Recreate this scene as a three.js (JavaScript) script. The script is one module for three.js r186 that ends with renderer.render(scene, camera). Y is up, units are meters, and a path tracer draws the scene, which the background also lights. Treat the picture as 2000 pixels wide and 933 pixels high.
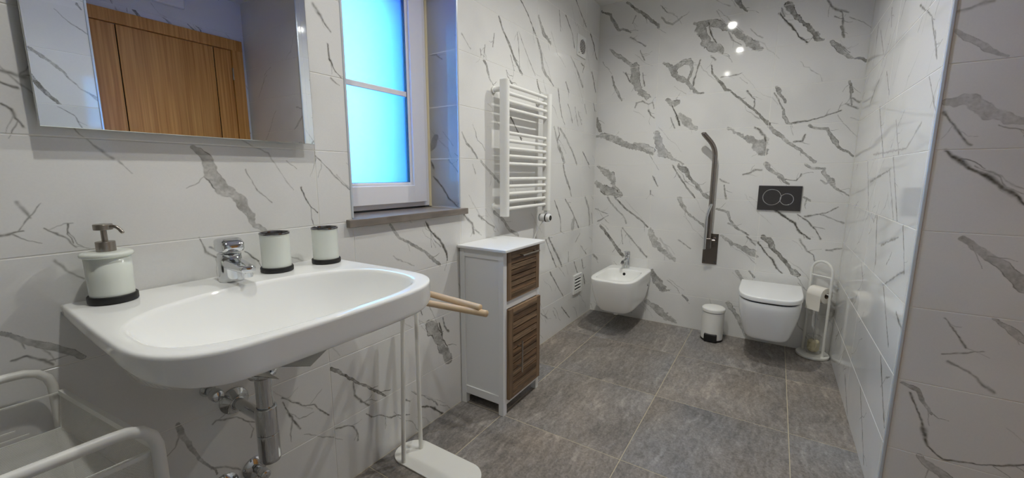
import * as THREE from 'three';
import { RoundedBoxGeometry } from 'three/addons/geometries/RoundedBoxGeometry.js';
import { mergeGeometries } from 'three/addons/utils/BufferGeometryUtils.js';
import { RectAreaLightUniformsLib } from 'three/addons/lights/RectAreaLightUniformsLib.js';
RectAreaLightUniformsLib.init();

// ---------------------------------------------------------------- camera, sky, exposure
const scene = new THREE.Scene();
const camera = new THREE.PerspectiveCamera(60.83, 2000 / 933, 0.05, 60);
{
  const yaw = -0.5721, pitch = -0.1561, roll = 0.0026;
  const fw = new THREE.Vector3(Math.cos(pitch) * Math.cos(yaw), Math.sin(pitch), Math.cos(pitch) * Math.sin(yaw));
  const rt = new THREE.Vector3(-Math.sin(yaw), 0, Math.cos(yaw));
  const up = new THREE.Vector3().crossVectors(rt, fw);
  camera.position.set(0, 1.1903, 1.3125);
  camera.up.copy(up).multiplyScalar(Math.cos(roll)).addScaledVector(rt, -Math.sin(roll));
  camera.lookAt(camera.position.clone().add(fw));
}
{ // clear bright sky: pale near the horizon, turquoise blue higher up
  const stops = [[-0.01, [0.08, 0.5, 5]], [0.005, [0.14, 0.8, 5]], [0.025, [0.7, 2.4, 5]], [0.05, [1.1, 3.4, 5]], [0.09, [0.3, 3.4, 5.6]], [0.14, [0.12, 3.0, 6]], [0.22, [0.06, 1.9, 6]], [0.5, [0.05, 0.8, 5]]];
  const w = 64, h = 128, d = new Float32Array(w * h * 4);
  for (let j = 0; j < h; j++) {
    const e = (j + 0.5) / h - 0.5;                       // -0.5 down, 0 horizon, 0.5 zenith
    let k = 0; while (k + 2 < stops.length && e > stops[k + 1][0]) k++;
    const [e0, c0] = stops[k], [e1, c1] = stops[k + 1], t = Math.min(1, Math.max(0, (e - e0) / (e1 - e0)));
    const c = c0.map((v, n) => v + (c1[n] - v) * t);
    for (let i = 0; i < w; i++) d.set([c[0], c[1], c[2], 1], (j * w + i) * 4);
  }
  const t = new THREE.DataTexture(d, w, h, THREE.RGBAFormat, THREE.FloatType);
  t.mapping = THREE.EquirectangularReflectionMapping; t.magFilter = THREE.LinearFilter; t.needsUpdate = true;
  scene.background = t; scene.backgroundIntensity = 1.9;
}
const renderer = new THREE.WebGLRenderer({ antialias: true });
renderer.toneMapping = THREE.LinearToneMapping;
renderer.toneMappingExposure = 1.0;
renderer.shadowMap.enabled = true;
const SPOT = { angle: 1.45, penumbra: 0.8, color: 0xfffff9 };   // ceiling spotlights, placed with their fittings below

// ---------------------------------------------------------------- measures of the room (metres)
const FAR = 3.3367, RIGHT = 1.7079, PIER = 1.7916, NEAR = 0.7, DOORZ = 2.46, BACK = -1.9, CEIL = 2.53;
const ROW0 = 0.0094, ROW = 0.252, COL = 0.752;
const WIN = { x0: 0.945, x1: 1.56, y0: 1.03, y1: 2.12 };
// marble print: for each vein its darkness in percent, then along, height and width in millimetres of the points it runs through
const VEINS = {
  left: [
    [35,842,1736,8,863,1711,8,900,1668,9],
    [60,884,1623,4,891,1578,4,911,1540,4,931,1524,4],
    [30,889,1514,4,923,1495,4],
    [40,815,1251,3,886,1181,3,939,1134,4],
    [60,757,1148,4,771,1107,4,787,1080,4,809,1061,4],
    [25,717,1231,3,748,1207,3],
    [45,468,1260,12,497,1230,28,505,1190,39,526,1148,40,554,1132,33,578,1101,34,596,1065,25,604,1040,14,633,1021,6],
    [25,319,1218,3,341,1190,3],
    [50,123,1065,3,137,1066,3,153,1069,3],
    [30,153,1132,3,165,1098,3],
    [40,184,1074,3,200,1061,3,216,1040,3,227,1025,3],
    [50,218,1079,2,214,1056,2,223,1035,2],
    [25,190,1002,4,208,976,4,232,951,4],
    [45,460,1016,3,475,975,4,510,941,4],
    [60,570,962,4,605,929,4],
    [35,163,1390,10,177,1389,10,191,1385,10],
    [40,160,1367,5,181,1360,5],
    [45,155,1327,4,167,1316,4,169,1299,4,179,1287,4],
    [45,99,865,7,113,856,9,134,832,14,165,812,17,195,788,15,209,770,7],
    [40,104,804,3,125,805,3,151,785,3,160,771,3],
    [50,359,514,14,373,466,14,388,419,11,410,368,6,437,317,4],
    [30,422,340,4,458,325,4,497,291,4],
    [40,438,473,4,446,481,4,501,463,4,530,436,4,557,414,4],
    [50,637,460,4,664,438,4,701,401,4,742,380,5,797,313,5],
    [50,639,443,4,653,389,4,689,320,4],
    [30,647,400,3,691,355,3,740,355,3],
    [80,814,487,14,843,468,14,880,428,7,931,375,8,959,358,10,1001,314,11,1056,264,5],
    [45,904,392,5,906,342,5,933,300,5,968,263,5],
    [50,817,248,4,866,233,4,892,214,4,907,182,4,909,145,4],
    [50,954,236,4,979,209,4,1017,196,4,1080,153,4,1114,147,4,1182,111,4],
    [40,1164,195,6,1188,173,6],
    [70,1255,111,9,1292,98,9,1343,58,9,1396,3,10],
    [35,1293,139,5,1334,108,5,1365,63,5],
    [55,1322,500,45,1348,462,67,1378,415,56,1398,366,44,1429,309,57,1451,276,58],
    [85,1391,481,5,1404,435,5,1413,393,5,1445,341,5],
    [50,1417,502,6,1426,454,6,1455,418,6],
    [60,1258,601,4,1281,557,4],
    [55,1121,983,13,1161,931,13,1217,899,11,1298,853,14,1361,802,18,1405,767,12],
    [75,1319,981,7,1353,931,7,1409,885,8,1453,819,8,1459,777,8],
    [40,1589,992,6,1654,941,7,1666,886,7],
    [40,1712,979,7,1775,938,7,1852,899,7],
    [45,1848,988,18,1939,934,19,2010,866,19,2108,824,20],
    [75,1903,2018,10,1946,1959,14,2002,1908,18,2049,1850,14,2105,1803,19,2139,1776,23],
    [40,2018,1850,5,2055,1777,5],
    [40,2086,1990,4,2104,1920,4,2116,1806,4],
    [35,2103,2000,4,2202,1890,5,2297,1799,5],
    [50,2272,2050,12,2317,2018,16,2371,1942,24,2394,1864,33,2443,1827,21,2547,1779,9],
    [60,2123,2172,7,2210,2117,8,2291,2037,8],
    [50,2333,2146,20,2401,2067,36,2493,2033,17],
    [50,2609,2270,6,2637,2151,6],
    [50,2711,2270,7,2825,2182,7,2866,2100,7],
    [50,2872,2421,7,3068,2296,7],
    [70,3152,2271,10,3231,2209,10,3271,2137,10,3306,2118,10],
    [45,2809,2024,9,2911,1961,19,3032,1860,25],
    [40,2992,2018,7,3051,2009,7,3025,1963,7],
    [60,3207,1999,10,3244,1948,10,3296,1861,10],
    [60,2734,1839,14,2789,1775,14],
    [60,2616,1771,9,2643,1687,9],
    [60,1764,1767,16,1790,1750,20,1803,1715,17,1816,1687,10,1853,1658,7],
    [25,1595,1846,5,1660,1796,5],
    [40,1738,1815,4,1747,1788,4],
    [40,1778,1847,4,1764,1784,4],
    [40,1860,1925,4,1845,1854,4],
    [60,1976,1760,7,1987,1735,7,2034,1698,7],
    [55,2323,1773,16,2337,1742,16,2365,1700,16],
    [80,2019,1519,9,2102,1440,9,2144,1393,10],
    [50,2565,1514,18,2633,1395,27,2693,1334,37,2738,1278,19],
    [45,2660,1513,23,2781,1437,19,2876,1361,19,2956,1275,20],
    [60,2627,1517,7,2654,1470,7,2616,1425,7],
    [60,2722,1266,19,2751,1197,19,2807,1129,24,2846,1082,15,2877,1030,10],
    [70,3069,1370,13,3203,1277,13],
    [70,3260,1771,10,3299,1708,11],
    [50,2776,1695,7,2822,1644,7,2863,1572,7],
    [45,2643,1687,7,2680,1599,7,2733,1548,7],
    [40,2901,1691,6,2934,1617,6,2966,1560,6],
    [40,2959,1665,6,3033,1579,6],
    [50,3082,1738,7,3118,1669,8],
    [50,1584,1396,6,1614,1349,10,1662,1319,13,1704,1275,10],
    [45,1734,1260,13,1806,1210,14,1904,1149,14],
    [30,1665,1245,5,1685,1196,5],
    [70,2593,1010,11,2663,921,12,2700,850,12,2703,777,12],
    [65,2769,1012,14,2904,903,15,3030,769,16],
    [35,2935,864,20,2911,790,60],
    [45,3149,1006,26,3221,926,27,3251,837,27,3256,771,27],
    [40,3294,873,8,3325,777,8],
    [60,2472,747,9,2504,699,9,2639,518,9],
    [70,2517,752,18,2574,688,18,2651,608,19,2733,512,19],
    [40,3083,614,8,3209,525,8],
    [30,2977,663,8,3064,723,8],
    [40,2846,600,6,2850,527,6],
    [60,2958,503,10,3025,401,10],
    [60,3113,493,16,3151,407,16],
    [60,3155,361,11,3196,263,11],
    [50,2542,499,9,2671,367,10,2772,261,10],
    [40,2412,231,7,2506,172,7],
    [50,2749,181,10,2896,54,10],
  ],
  far: [
    [60,13,2488,10,87,2444,20,114,2393,25,159,2324,25,208,2315,15,258,2284,10],
    [60,219,2514,15,294,2444,20,354,2399,24,403,2350,19,462,2303,19,467,2281,14],
    [40,288,2401,6,267,2350,6],
    [35,256,2251,10,321,2207,10,378,2168,10],
    [40,337,2141,7,376,2064,7],
    [50,98,2189,15,142,2143,26,206,2099,30,278,2036,25],
    [50,476,2432,10,523,2380,9],
    [40,485,2352,14,520,2307,14,565,2288,14,603,2309,14,626,2329,14],
    [50,723,2266,23,765,2251,59,811,2253,54,861,2244,58,922,2203,49,971,2171,35,1024,2132,39,1073,2085,52,1111,2056,56,1143,2031,34],
    [50,756,2229,64,787,2176,55,804,2118,64,853,2083,72,903,2065,45,918,2032,18],
    [60,811,2253,9,837,2167,9,871,2111,9],
    [35,943,2166,5,969,2115,5,1028,2072,5],
    [65,984,2368,35,1008,2324,26,1025,2301,17,1048,2284,13],
    [75,1279,2269,58,1310,2223,29,1344,2173,25,1391,2125,24,1433,2075,28,1454,2044,36,1479,2028,24],
    [70,1235,2231,10,1270,2184,10,1316,2129,10,1354,2070,10,1398,2026,10],
    [40,1240,2264,6,1265,2207,6],
    [55,1523,2018,16,1544,1990,32,1578,1949,28,1610,1918,24,1642,1898,12,1684,1889,16,1702,1875,19],
    [40,1566,1990,6,1621,1934,6],
    [40,1479,2260,8,1514,2209,8,1560,2176,8,1568,2113,8,1582,2032,8],
    [70,1563,2094,12,1584,2028,12],
    [35,1527,2156,6,1564,2138,6],
    [35,1528,2197,8,1590,2171,8],
    [45,303,2021,70,308,1929,70,334,1872,65,361,1824,45,409,1796,45,433,1782,15],
    [60,232,1988,10,272,1914,10],
    [50,365,1972,6,382,1875,6],
    [55,124,1978,10,139,1905,16,176,1842,21,208,1780,15],
    [55,522,2022,19,568,1994,38,588,1962,48,620,1914,38,654,1892,38,683,1878,33,717,1838,24,752,1795,23,773,1778,14,815,1778,9],
    [50,605,1981,43,654,2007,38,699,2015,42,718,1988,28,718,1931,19,697,1887,19],
    [50,775,2012,7,756,1930,7,740,1871,7,738,1836,7],
    [70,851,1966,9,855,1921,9,877,1883,14,920,1840,18,953,1785,23,986,1774,9,1027,1736,13,1063,1705,13,1094,1675,13,1136,1641,13,1186,1586,17,1232,1536,26],
    [45,1086,1767,7,1137,1702,7,1136,1644,7],
    [40,917,1875,5,1003,1878,5,1043,1887,5],
    [40,841,2023,9,869,1998,9],
    [55,560,1759,19,596,1722,48,632,1730,48],
    [70,596,1711,10,633,1641,10,660,1561,10],
    [40,659,1639,29,702,1588,67,725,1557,48,769,1532,28],
    [45,591,1618,7,629,1540,7],
    [35,318,1719,10,328,1753,10,376,1761,10,424,1733,10,451,1746,10,465,1699,10],
    [50,427,1691,7,444,1651,7,473,1630,7],
    [55,1,1655,27,21,1600,37,36,1553,27],
    [50,10,1513,22,73,1510,43,166,1481,63,227,1446,52,308,1414,41,395,1392,25,473,1350,15],
    [35,332,1430,41,394,1411,51,467,1381,50],
    [40,491,1517,40,504,1482,50,523,1423,65,541,1372,74,584,1347,49,620,1323,20,704,1276,10],
    [50,1152,1520,9,1181,1498,9,1211,1463,9,1228,1411,9],
    [45,989,1516,18,1080,1462,22,1148,1428,44,1187,1395,97,1205,1363,71],
    [50,1239,1515,26,1272,1480,30,1318,1447,26,1350,1409,21,1395,1378,17,1428,1357,13,1467,1316,13,1509,1276,17],
    [50,1384,1411,6,1431,1413,6,1443,1455,6],
    [60,1457,1515,17,1497,1491,17,1555,1487,20,1574,1448,24,1602,1399,28,1611,1386,16,1632,1357,12,1678,1334,12,1702,1311,8],
    [60,1255,1769,21,1277,1747,30,1276,1728,17,1316,1669,17],
    [60,1250,1734,6,1281,1672,6,1311,1620,13,1315,1580,17,1338,1539,21,1365,1524,8],
    [50,1361,1534,6,1446,1539,6,1506,1557,6,1582,1580,6,1614,1593,6],
    [70,1636,1765,16,1655,1702,16],
    [40,1647,1703,8,1661,1617,8],
    [35,1630,1632,8,1695,1599,8],
    [40,1659,1662,8,1696,1635,8],
    [50,33,1263,22,85,1220,54,144,1182,64,173,1110,32,188,1068,53,238,1031,21],
    [50,15,1129,27,77,1078,65,145,1050,75,225,1031,43],
    [50,482,1183,10,529,1103,10],
    [50,472,1070,8,474,1038,8],
    [65,627,1265,12,696,1161,12,748,1092,12,803,1024,12],
    [65,672,1265,20,717,1234,48,754,1176,29,808,1116,24,854,1063,24,891,1027,33],
    [30,963,1163,9,994,1145,9,1025,1134,9],
    [60,996,1122,7,1000,1067,9,1013,1023,14],
    [40,1107,1196,9,1150,1210,9,1176,1228,9,1216,1228,9],
    [50,1240,1266,35,1257,1241,26,1296,1207,22,1333,1179,30,1353,1155,22,1381,1132,9],
    [50,1360,1166,6,1421,1156,6,1436,1176,6,1445,1200,6],
    [55,1459,1263,13,1496,1240,17,1561,1236,17,1558,1210,25,1582,1187,21,1603,1158,33,1628,1112,16,1669,1091,12,1711,1056,8],
    [40,1555,1161,12,1579,1138,12,1601,1151,12],
    [60,1473,1049,13,1508,1026,13],
    [45,124,1006,14,153,956,13,222,890,13,263,858,13,291,796,13],
    [75,182,1012,13,236,959,13,286,910,13,330,883,13,395,840,13,468,778,13],
    [35,19,902,8,130,864,8],
    [40,135,851,8,41,797,8],
    [55,695,1009,39,725,951,29,760,905,15,818,862,15,874,822,14,897,797,14],
    [70,1314,959,11,1387,903,11,1439,871,11,1472,815,11,1532,774,11],
    [50,1450,931,9,1510,887,9,1563,822,8,1589,779,8],
    [40,1491,920,9,1597,949,8,1661,992,8],
    [30,1571,938,8,1697,889,8],
    [60,955,946,14,1034,927,19,1048,872,14,1085,822,19,1176,769,9],
    [50,1040,845,14,1088,822,14],
    [70,71,759,22,152,668,22,213,589,27,274,521,27],
    [35,251,737,8,269,621,8],
    [35,263,751,11,372,631,11,473,530,10],
    [40,489,750,41,531,646,62,590,597,41,695,526,15],
    [20,569,691,15,683,537,15],
    [30,711,691,10,800,631,10],
    [45,1003,755,14,1075,697,19,1142,673,32,1212,643,50,1232,623,23],
    [40,1167,758,9,1223,700,9],
    [75,1264,762,36,1303,740,45,1332,685,22,1382,628,22,1424,586,26,1451,550,31,1482,522,35],
    [65,1240,720,11,1282,661,11,1329,611,11,1365,550,11,1400,518,11],
    [35,1477,763,9,1523,693,9,1559,666,9,1569,625,9],
    [35,1624,704,8,1701,725,8],
    [60,10,501,17,49,468,17],
    [55,515,420,31,564,341,73,607,292,62,656,274,15],
    [40,1123,500,23,1183,404,23],
    [60,1203,510,14,1233,465,14],
    [40,488,159,27,569,113,63,665,48,52,726,26,26],
    [45,1082,251,33,1168,132,28,1213,23,19],
    [50,765,254,15,805,223,15],
  ],
  right: [
    [40,3117,2021,10,3092,1906,10],
    [30,3004,1953,10,2823,1794,9],
    [40,2773,1993,9,2721,1895,9],
    [30,3086,2015,10,3097,1791,10],
    [40,2214,1824,7,2025,1731,6,1885,1559,6],
    [50,1952,1661,6,1885,1559,6],
    [40,2679,1680,9,2545,1554,8],
    [30,2854,1678,9,3023,1589,10],
    [30,1941,1515,6,1815,1392,6],
    [55,2735,1523,9,2490,1278,8],
    [35,2337,1419,8,2208,1277,7],
    [25,1948,1368,6,2101,1291,7,2740,1295,9],
    [55,2857,1266,13,2661,1022,12],
    [50,2287,1266,13,2076,1021,12],
    [35,2330,1219,8,2132,1019,7],
    [30,2709,1160,9,2302,1218,8],
    [45,2442,1014,11,2337,815,11],
    [50,1979,1010,9,1878,862,8],
    [30,2020,967,7,2277,899,8],
    [40,2659,757,9,2561,690,9],
    [30,1886,864,6,2127,764,7],
    [45,2142,758,7,1933,574,7],
    [50,2017,502,7,1825,308,7],
    [50,2283,251,8,2025,36,7],
    [40,1901,711,7,1812,682,6],
    [40,2681,140,10,2470,14,9],
  ],
  pier: [
    [30,1720,1615,11,1758,1580,18,1803,1545,14,1835,1524,5],
    [20,1715,1669,5,1785,1683,5],
    [30,1726,1410,22,1768,1414,37,1808,1381,40,1847,1357,28,1888,1347,24],
    [40,1724,1381,7,1764,1310,7,1789,1281,7],
    [40,1839,1336,4,1892,1318,3],
    [60,1737,1267,6,1786,1220,7,1832,1190,7,1873,1153,9,1905,1132,9,1919,1108,9],
    [40,1808,1000,19,1851,964,22,1903,923,29,1951,867,29],
    [40,1800,743,4,1856,658,4],
    [30,1808,624,4,1895,654,4],
    [30,1823,602,8,1871,580,8,1932,529,8],
    [40,1903,763,11,1949,725,22,1972,706,22],
    [50,1724,502,8,1764,486,16,1803,416,8],
    [50,1747,472,4,1789,375,8,1810,298,8,1851,267,6,1947,284,4,2023,317,6],
    [40,1797,255,17,1832,222,29,1870,208,28],
  ],
  reveal: [
    [50,-175,1180,6,-114,1129,6,-71,1071,6,-15,1034,6],
    [50,-190,1263,6,-174,1224,6],
    [40,-199,1317,31,-169,1342,44,-147,1376,25],
    [35,-69,1261,5,-11,1203,5],
    [40,-188,1774,6,-130,1766,6,-98,1738,6],
  ],
};
// ---------------------------------------------------------------- helpers
let seed = 7;
const rnd = () => { seed = (seed * 1664525 + 1013904223) >>> 0; return seed / 4294967296; };
const used = {};
const numbered = (n) => { const k = used[n] = (used[n] ?? -1) + 1; return k ? `${n}_${String(k).padStart(3, '0')}` : n; };
const P3 = (x, y, z) => new THREE.Vector3(x, y, z);
function add(name, geo, mat, parent = scene) {
  const m = new THREE.Mesh(Array.isArray(geo) ? merge(geo) : geo, mat);
  m.name = parent === scene ? numbered(name) : name; m.castShadow = m.receiveShadow = true; parent.add(m); return m;
}
function thing(name, label, category, pos = [0, 0, 0], group) {
  const g = new THREE.Group(); g.name = numbered(name); g.position.set(...pos);
  g.userData = { label, category }; if (group) g.userData.group = group; scene.add(g); return g;
}
function structure(name, geo, mat) {
  const o = geo ? add(name, geo, mat) : new THREE.Group();
  if (!geo) { o.name = numbered(name); scene.add(o); }
  o.userData.kind = 'structure'; return o;
}
function tag(o, label, category, group) { Object.assign(o.userData, { label, category }); if (group) o.userData.group = group; return o; }
function merge(list) {
  return mergeGeometries(list.map((g) => {
    const n = g.index ? g.toNonIndexed() : g.clone();
    for (const k of Object.keys(n.attributes)) if (!['position', 'normal', 'uv'].includes(k)) n.deleteAttribute(k);
    if (!n.attributes.uv) n.setAttribute('uv', new THREE.BufferAttribute(new Float32Array(n.attributes.position.count * 2), 2));
    n.morphAttributes = {}; return n;
  }));
}
function metreUV(g, ox = 0, oy = 0) {                         // uv in metres along the faces
  const p = g.attributes.position, n = g.attributes.normal, uv = new Float32Array(p.count * 2);
  for (let i = 0; i < p.count; i++) {
    const a = [Math.abs(n.getX(i)), Math.abs(n.getY(i)), Math.abs(n.getZ(i))];
    const [u, v] = a[0] >= a[1] && a[0] >= a[2] ? [p.getZ(i), p.getY(i)] : a[1] >= a[2] ? [p.getX(i), p.getZ(i)] : [p.getX(i), p.getY(i)];
    uv[2 * i] = u + ox; uv[2 * i + 1] = v + oy;
  }
  g.setAttribute('uv', new THREE.BufferAttribute(uv, 2)); return g;
}
const box = (x0, x1, y0, y1, z0, z1, r = 0.0015) => {
  const w = x1 - x0, h = y1 - y0, d = z1 - z0;
  const g = r > 0 ? new RoundedBoxGeometry(w, h, d, 2, Math.min(r, w * 0.45, h * 0.45, d * 0.45)) : new THREE.BoxGeometry(w, h, d);
  g.translate((x0 + x1) / 2, (y0 + y1) / 2, (z0 + z1) / 2); return g;
};
const cyl = (r0, r1, h, x, y, z, seg = 32) => new THREE.CylinderGeometry(r1, r0, h, seg).translate(x, y + h / 2, z);   // y is the foot
function rod(a, b, r, seg = 20, r2 = r) {
  const v = b.clone().sub(a), g = new THREE.CylinderGeometry(r2, r, v.length(), seg);
  g.applyQuaternion(new THREE.Quaternion().setFromUnitVectors(P3(0, 1, 0), v.clone().normalize()));
  return g.translate((a.x + b.x) / 2, (a.y + b.y) / 2, (a.z + b.z) / 2);
}
const lathe = (pts, x = 0, y = 0, z = 0, seg = 48) => new THREE.LatheGeometry(pts.map(([r, h]) => new THREE.Vector2(r, h)), seg).translate(x, y, z);
const axisZ = (g) => g.rotateX(Math.PI / 2);                   // a lathed shape that stood along y now points along +z
function bentTube(pts, r, bend = 0.03, seg = 14, round = true) {   // straight runs with rounded corners
  const path = new THREE.CurvePath(); let from = pts[0];
  for (let i = 1; i < pts.length - 1; i++) {
    const p = pts[i], a = pts[i - 1].clone().sub(p), c = pts[i + 1].clone().sub(p);
    const k = Math.min(bend, a.length() * 0.5, c.length() * 0.5);
    const p0 = p.clone().addScaledVector(a.normalize(), k), p1 = p.clone().addScaledVector(c.normalize(), k);
    if (from.distanceTo(p0) > 1e-5) path.add(new THREE.LineCurve3(from, p0));
    path.add(new THREE.QuadraticBezierCurve3(p0, p, p1)); from = p1;
  }
  path.add(new THREE.LineCurve3(from, pts.at(-1)));
  const g = [new THREE.TubeGeometry(path, 24 * pts.length, r, seg)];
  if (round) for (const e of [pts[0], pts.at(-1)]) g.push(new THREE.SphereGeometry(r, seg, 8).translate(e.x, e.y, e.z));
  return merge(g);
}
function loft(rings, flip = false) {                          // rings of equal length, closed round; ends closed when a ring is one point
  const n = Math.max(...rings.map((r) => r.length)), pos = [], idx = [], at = [];
  for (const r of rings) { at.push(pos.length / 3); for (const p of r) pos.push(p[0], p[1], p[2]); }
  for (let k = 0; k + 1 < rings.length; k++) for (let i = 0; i < n; i++) {
    const A = rings[k].length === 1, B = rings[k + 1].length === 1, j = (i + 1) % n;
    const a = at[k] + (A ? 0 : i), b = at[k] + (A ? 0 : j), c = at[k + 1] + (B ? 0 : i), d = at[k + 1] + (B ? 0 : j);
    const t = []; if (!A) t.push([a, c, b]); if (!B) t.push([b, c, d]);
    for (const [p, q, s] of t) idx.push(...(flip ? [p, s, q] : [p, q, s]));
  }
  const g = new THREE.BufferGeometry();
  g.setAttribute('position', new THREE.Float32BufferAttribute(pos, 3)); g.setIndex(idx); g.computeVertexNormals(); return g;
}
function polar(poly, cx, cz, n) {                             // distance from the centre to the outline in n directions
  const out = [];
  for (let i = 0; i < n; i++) {
    const t = i / n * Math.PI * 2, dx = Math.cos(t), dz = Math.sin(t); let best = 0;
    for (let k = 0; k < poly.length; k++) {
      const [ax, az] = poly[k], [bx, bz] = poly[(k + 1) % poly.length], ex = bx - ax, ez = bz - az, den = dx * ez - dz * ex;
      if (Math.abs(den) < 1e-9) continue;
      const s = ((ax - cx) * ez - (az - cz) * ex) / den, u = ((ax - cx) * dz - (az - cz) * dx) / den;
      if (s > 0 && u >= -1e-6 && u <= 1 + 1e-6) best = Math.max(best, s);
    }
    out.push(best);
  }
  return out;
}
const spline = (pts, n) => new THREE.CatmullRomCurve3(pts.map(([x, z]) => P3(x, 0, z)), false, 'centripetal').getSpacedPoints(n).map((p) => [p.x, p.z]);
function superDisc(cx, cz, a, bBack, bFront, eBack, eFront, n = 160) {
  const out = [];
  for (let i = 0; i < n; i++) {
    const t = i / n * Math.PI * 2, c = Math.cos(t), s = Math.sin(t), e = s < 0 ? eBack : eFront, b = s < 0 ? bBack : bFront;
    out.push([cx + a * Math.sign(c) * Math.abs(c) ** (2 / e), cz + b * Math.sign(s) * Math.abs(s) ** (2 / e)]);
  }
  return out;
}

// ---------------------------------------------------------------- noise and textures
const HASH = new Float32Array(65536); { let s = 12345; for (let i = 0; i < 65536; i++) { s = (s * 1664525 + 1013904223) >>> 0; HASH[i] = s / 4294967296; } }
const hash2 = (x, y) => HASH[((x * 73 + y * 1087 + (y << 9) ^ (x << 5)) & 65535)];
function noise(x, y) {
  const xi = Math.floor(x), yi = Math.floor(y), fx = x - xi, fy = y - yi, u = fx * fx * (3 - 2 * fx), v = fy * fy * (3 - 2 * fy);
  const a = hash2(xi, yi), b = hash2(xi + 1, yi), c = hash2(xi, yi + 1), d = hash2(xi + 1, yi + 1);
  return a + (b - a) * u + (c - a) * v + (a - b - c + d) * u * v;
}
const fbm = (x, y, o = 3) => { let s = 0, a = 0.5, t = 0; for (let i = 0; i < o; i++) { s += a * noise(x, y); t += a; x = x * 2.03 + 17.1; y = y * 2.03 + 5.7; a *= 0.5; } return s / t; };
function texture(w, h, fn, srgb = true, wrap = THREE.RepeatWrapping) {
  const d = new Uint8Array(w * h * 4);
  for (let j = 0; j < h; j++) for (let i = 0; i < w; i++) { const c = fn(i, j), k = (j * w + i) * 4; d[k] = c[0]; d[k + 1] = c[1]; d[k + 2] = c[2]; d[k + 3] = 255; }
  const t = new THREE.DataTexture(d, w, h); if (srgb) t.colorSpace = THREE.SRGBColorSpace;
  t.magFilter = THREE.LinearFilter; t.minFilter = THREE.LinearMipmapLinearFilter; t.generateMipmaps = true; t.wrapS = t.wrapT = wrap; t.needsUpdate = true; return t;
}
// short thin cracks that leave the larger veins sideways
function withBranches(veins) {
  const out = [...veins];
  for (const v of veins) {
    const n = (v.length - 1) / 3; if (v[0] < 33 || n < 2) continue;
    for (let m = 0; m < 2; m++) {
      const k = Math.floor(rnd() * (n - 1)), t = rnd(), x0 = v[1 + 3 * k], y0 = v[2 + 3 * k], x1 = v[4 + 3 * k], y1 = v[5 + 3 * k];
      const a = Math.atan2(y1 - y0, x1 - x0) + (rnd() < 0.5 ? -1 : 1) * (0.35 + 0.8 * rnd()), L = 14 + 34 * rnd(), x = x0 + (x1 - x0) * t, y = y0 + (y1 - y0) * t, c = a + (rnd() - 0.5) * 1.2;
      if (rnd() < 0.75) out.push([v[0] * (0.45 + 0.4 * rnd()), x, y, 2.4, x + Math.cos(a) * L, y + Math.sin(a) * L, 1.8, x + Math.cos(a) * L + Math.cos(c) * L * 0.7, y + Math.sin(a) * L + Math.sin(c) * L * 0.7, 1.2]);
    }
  }
  return out;
}
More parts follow.
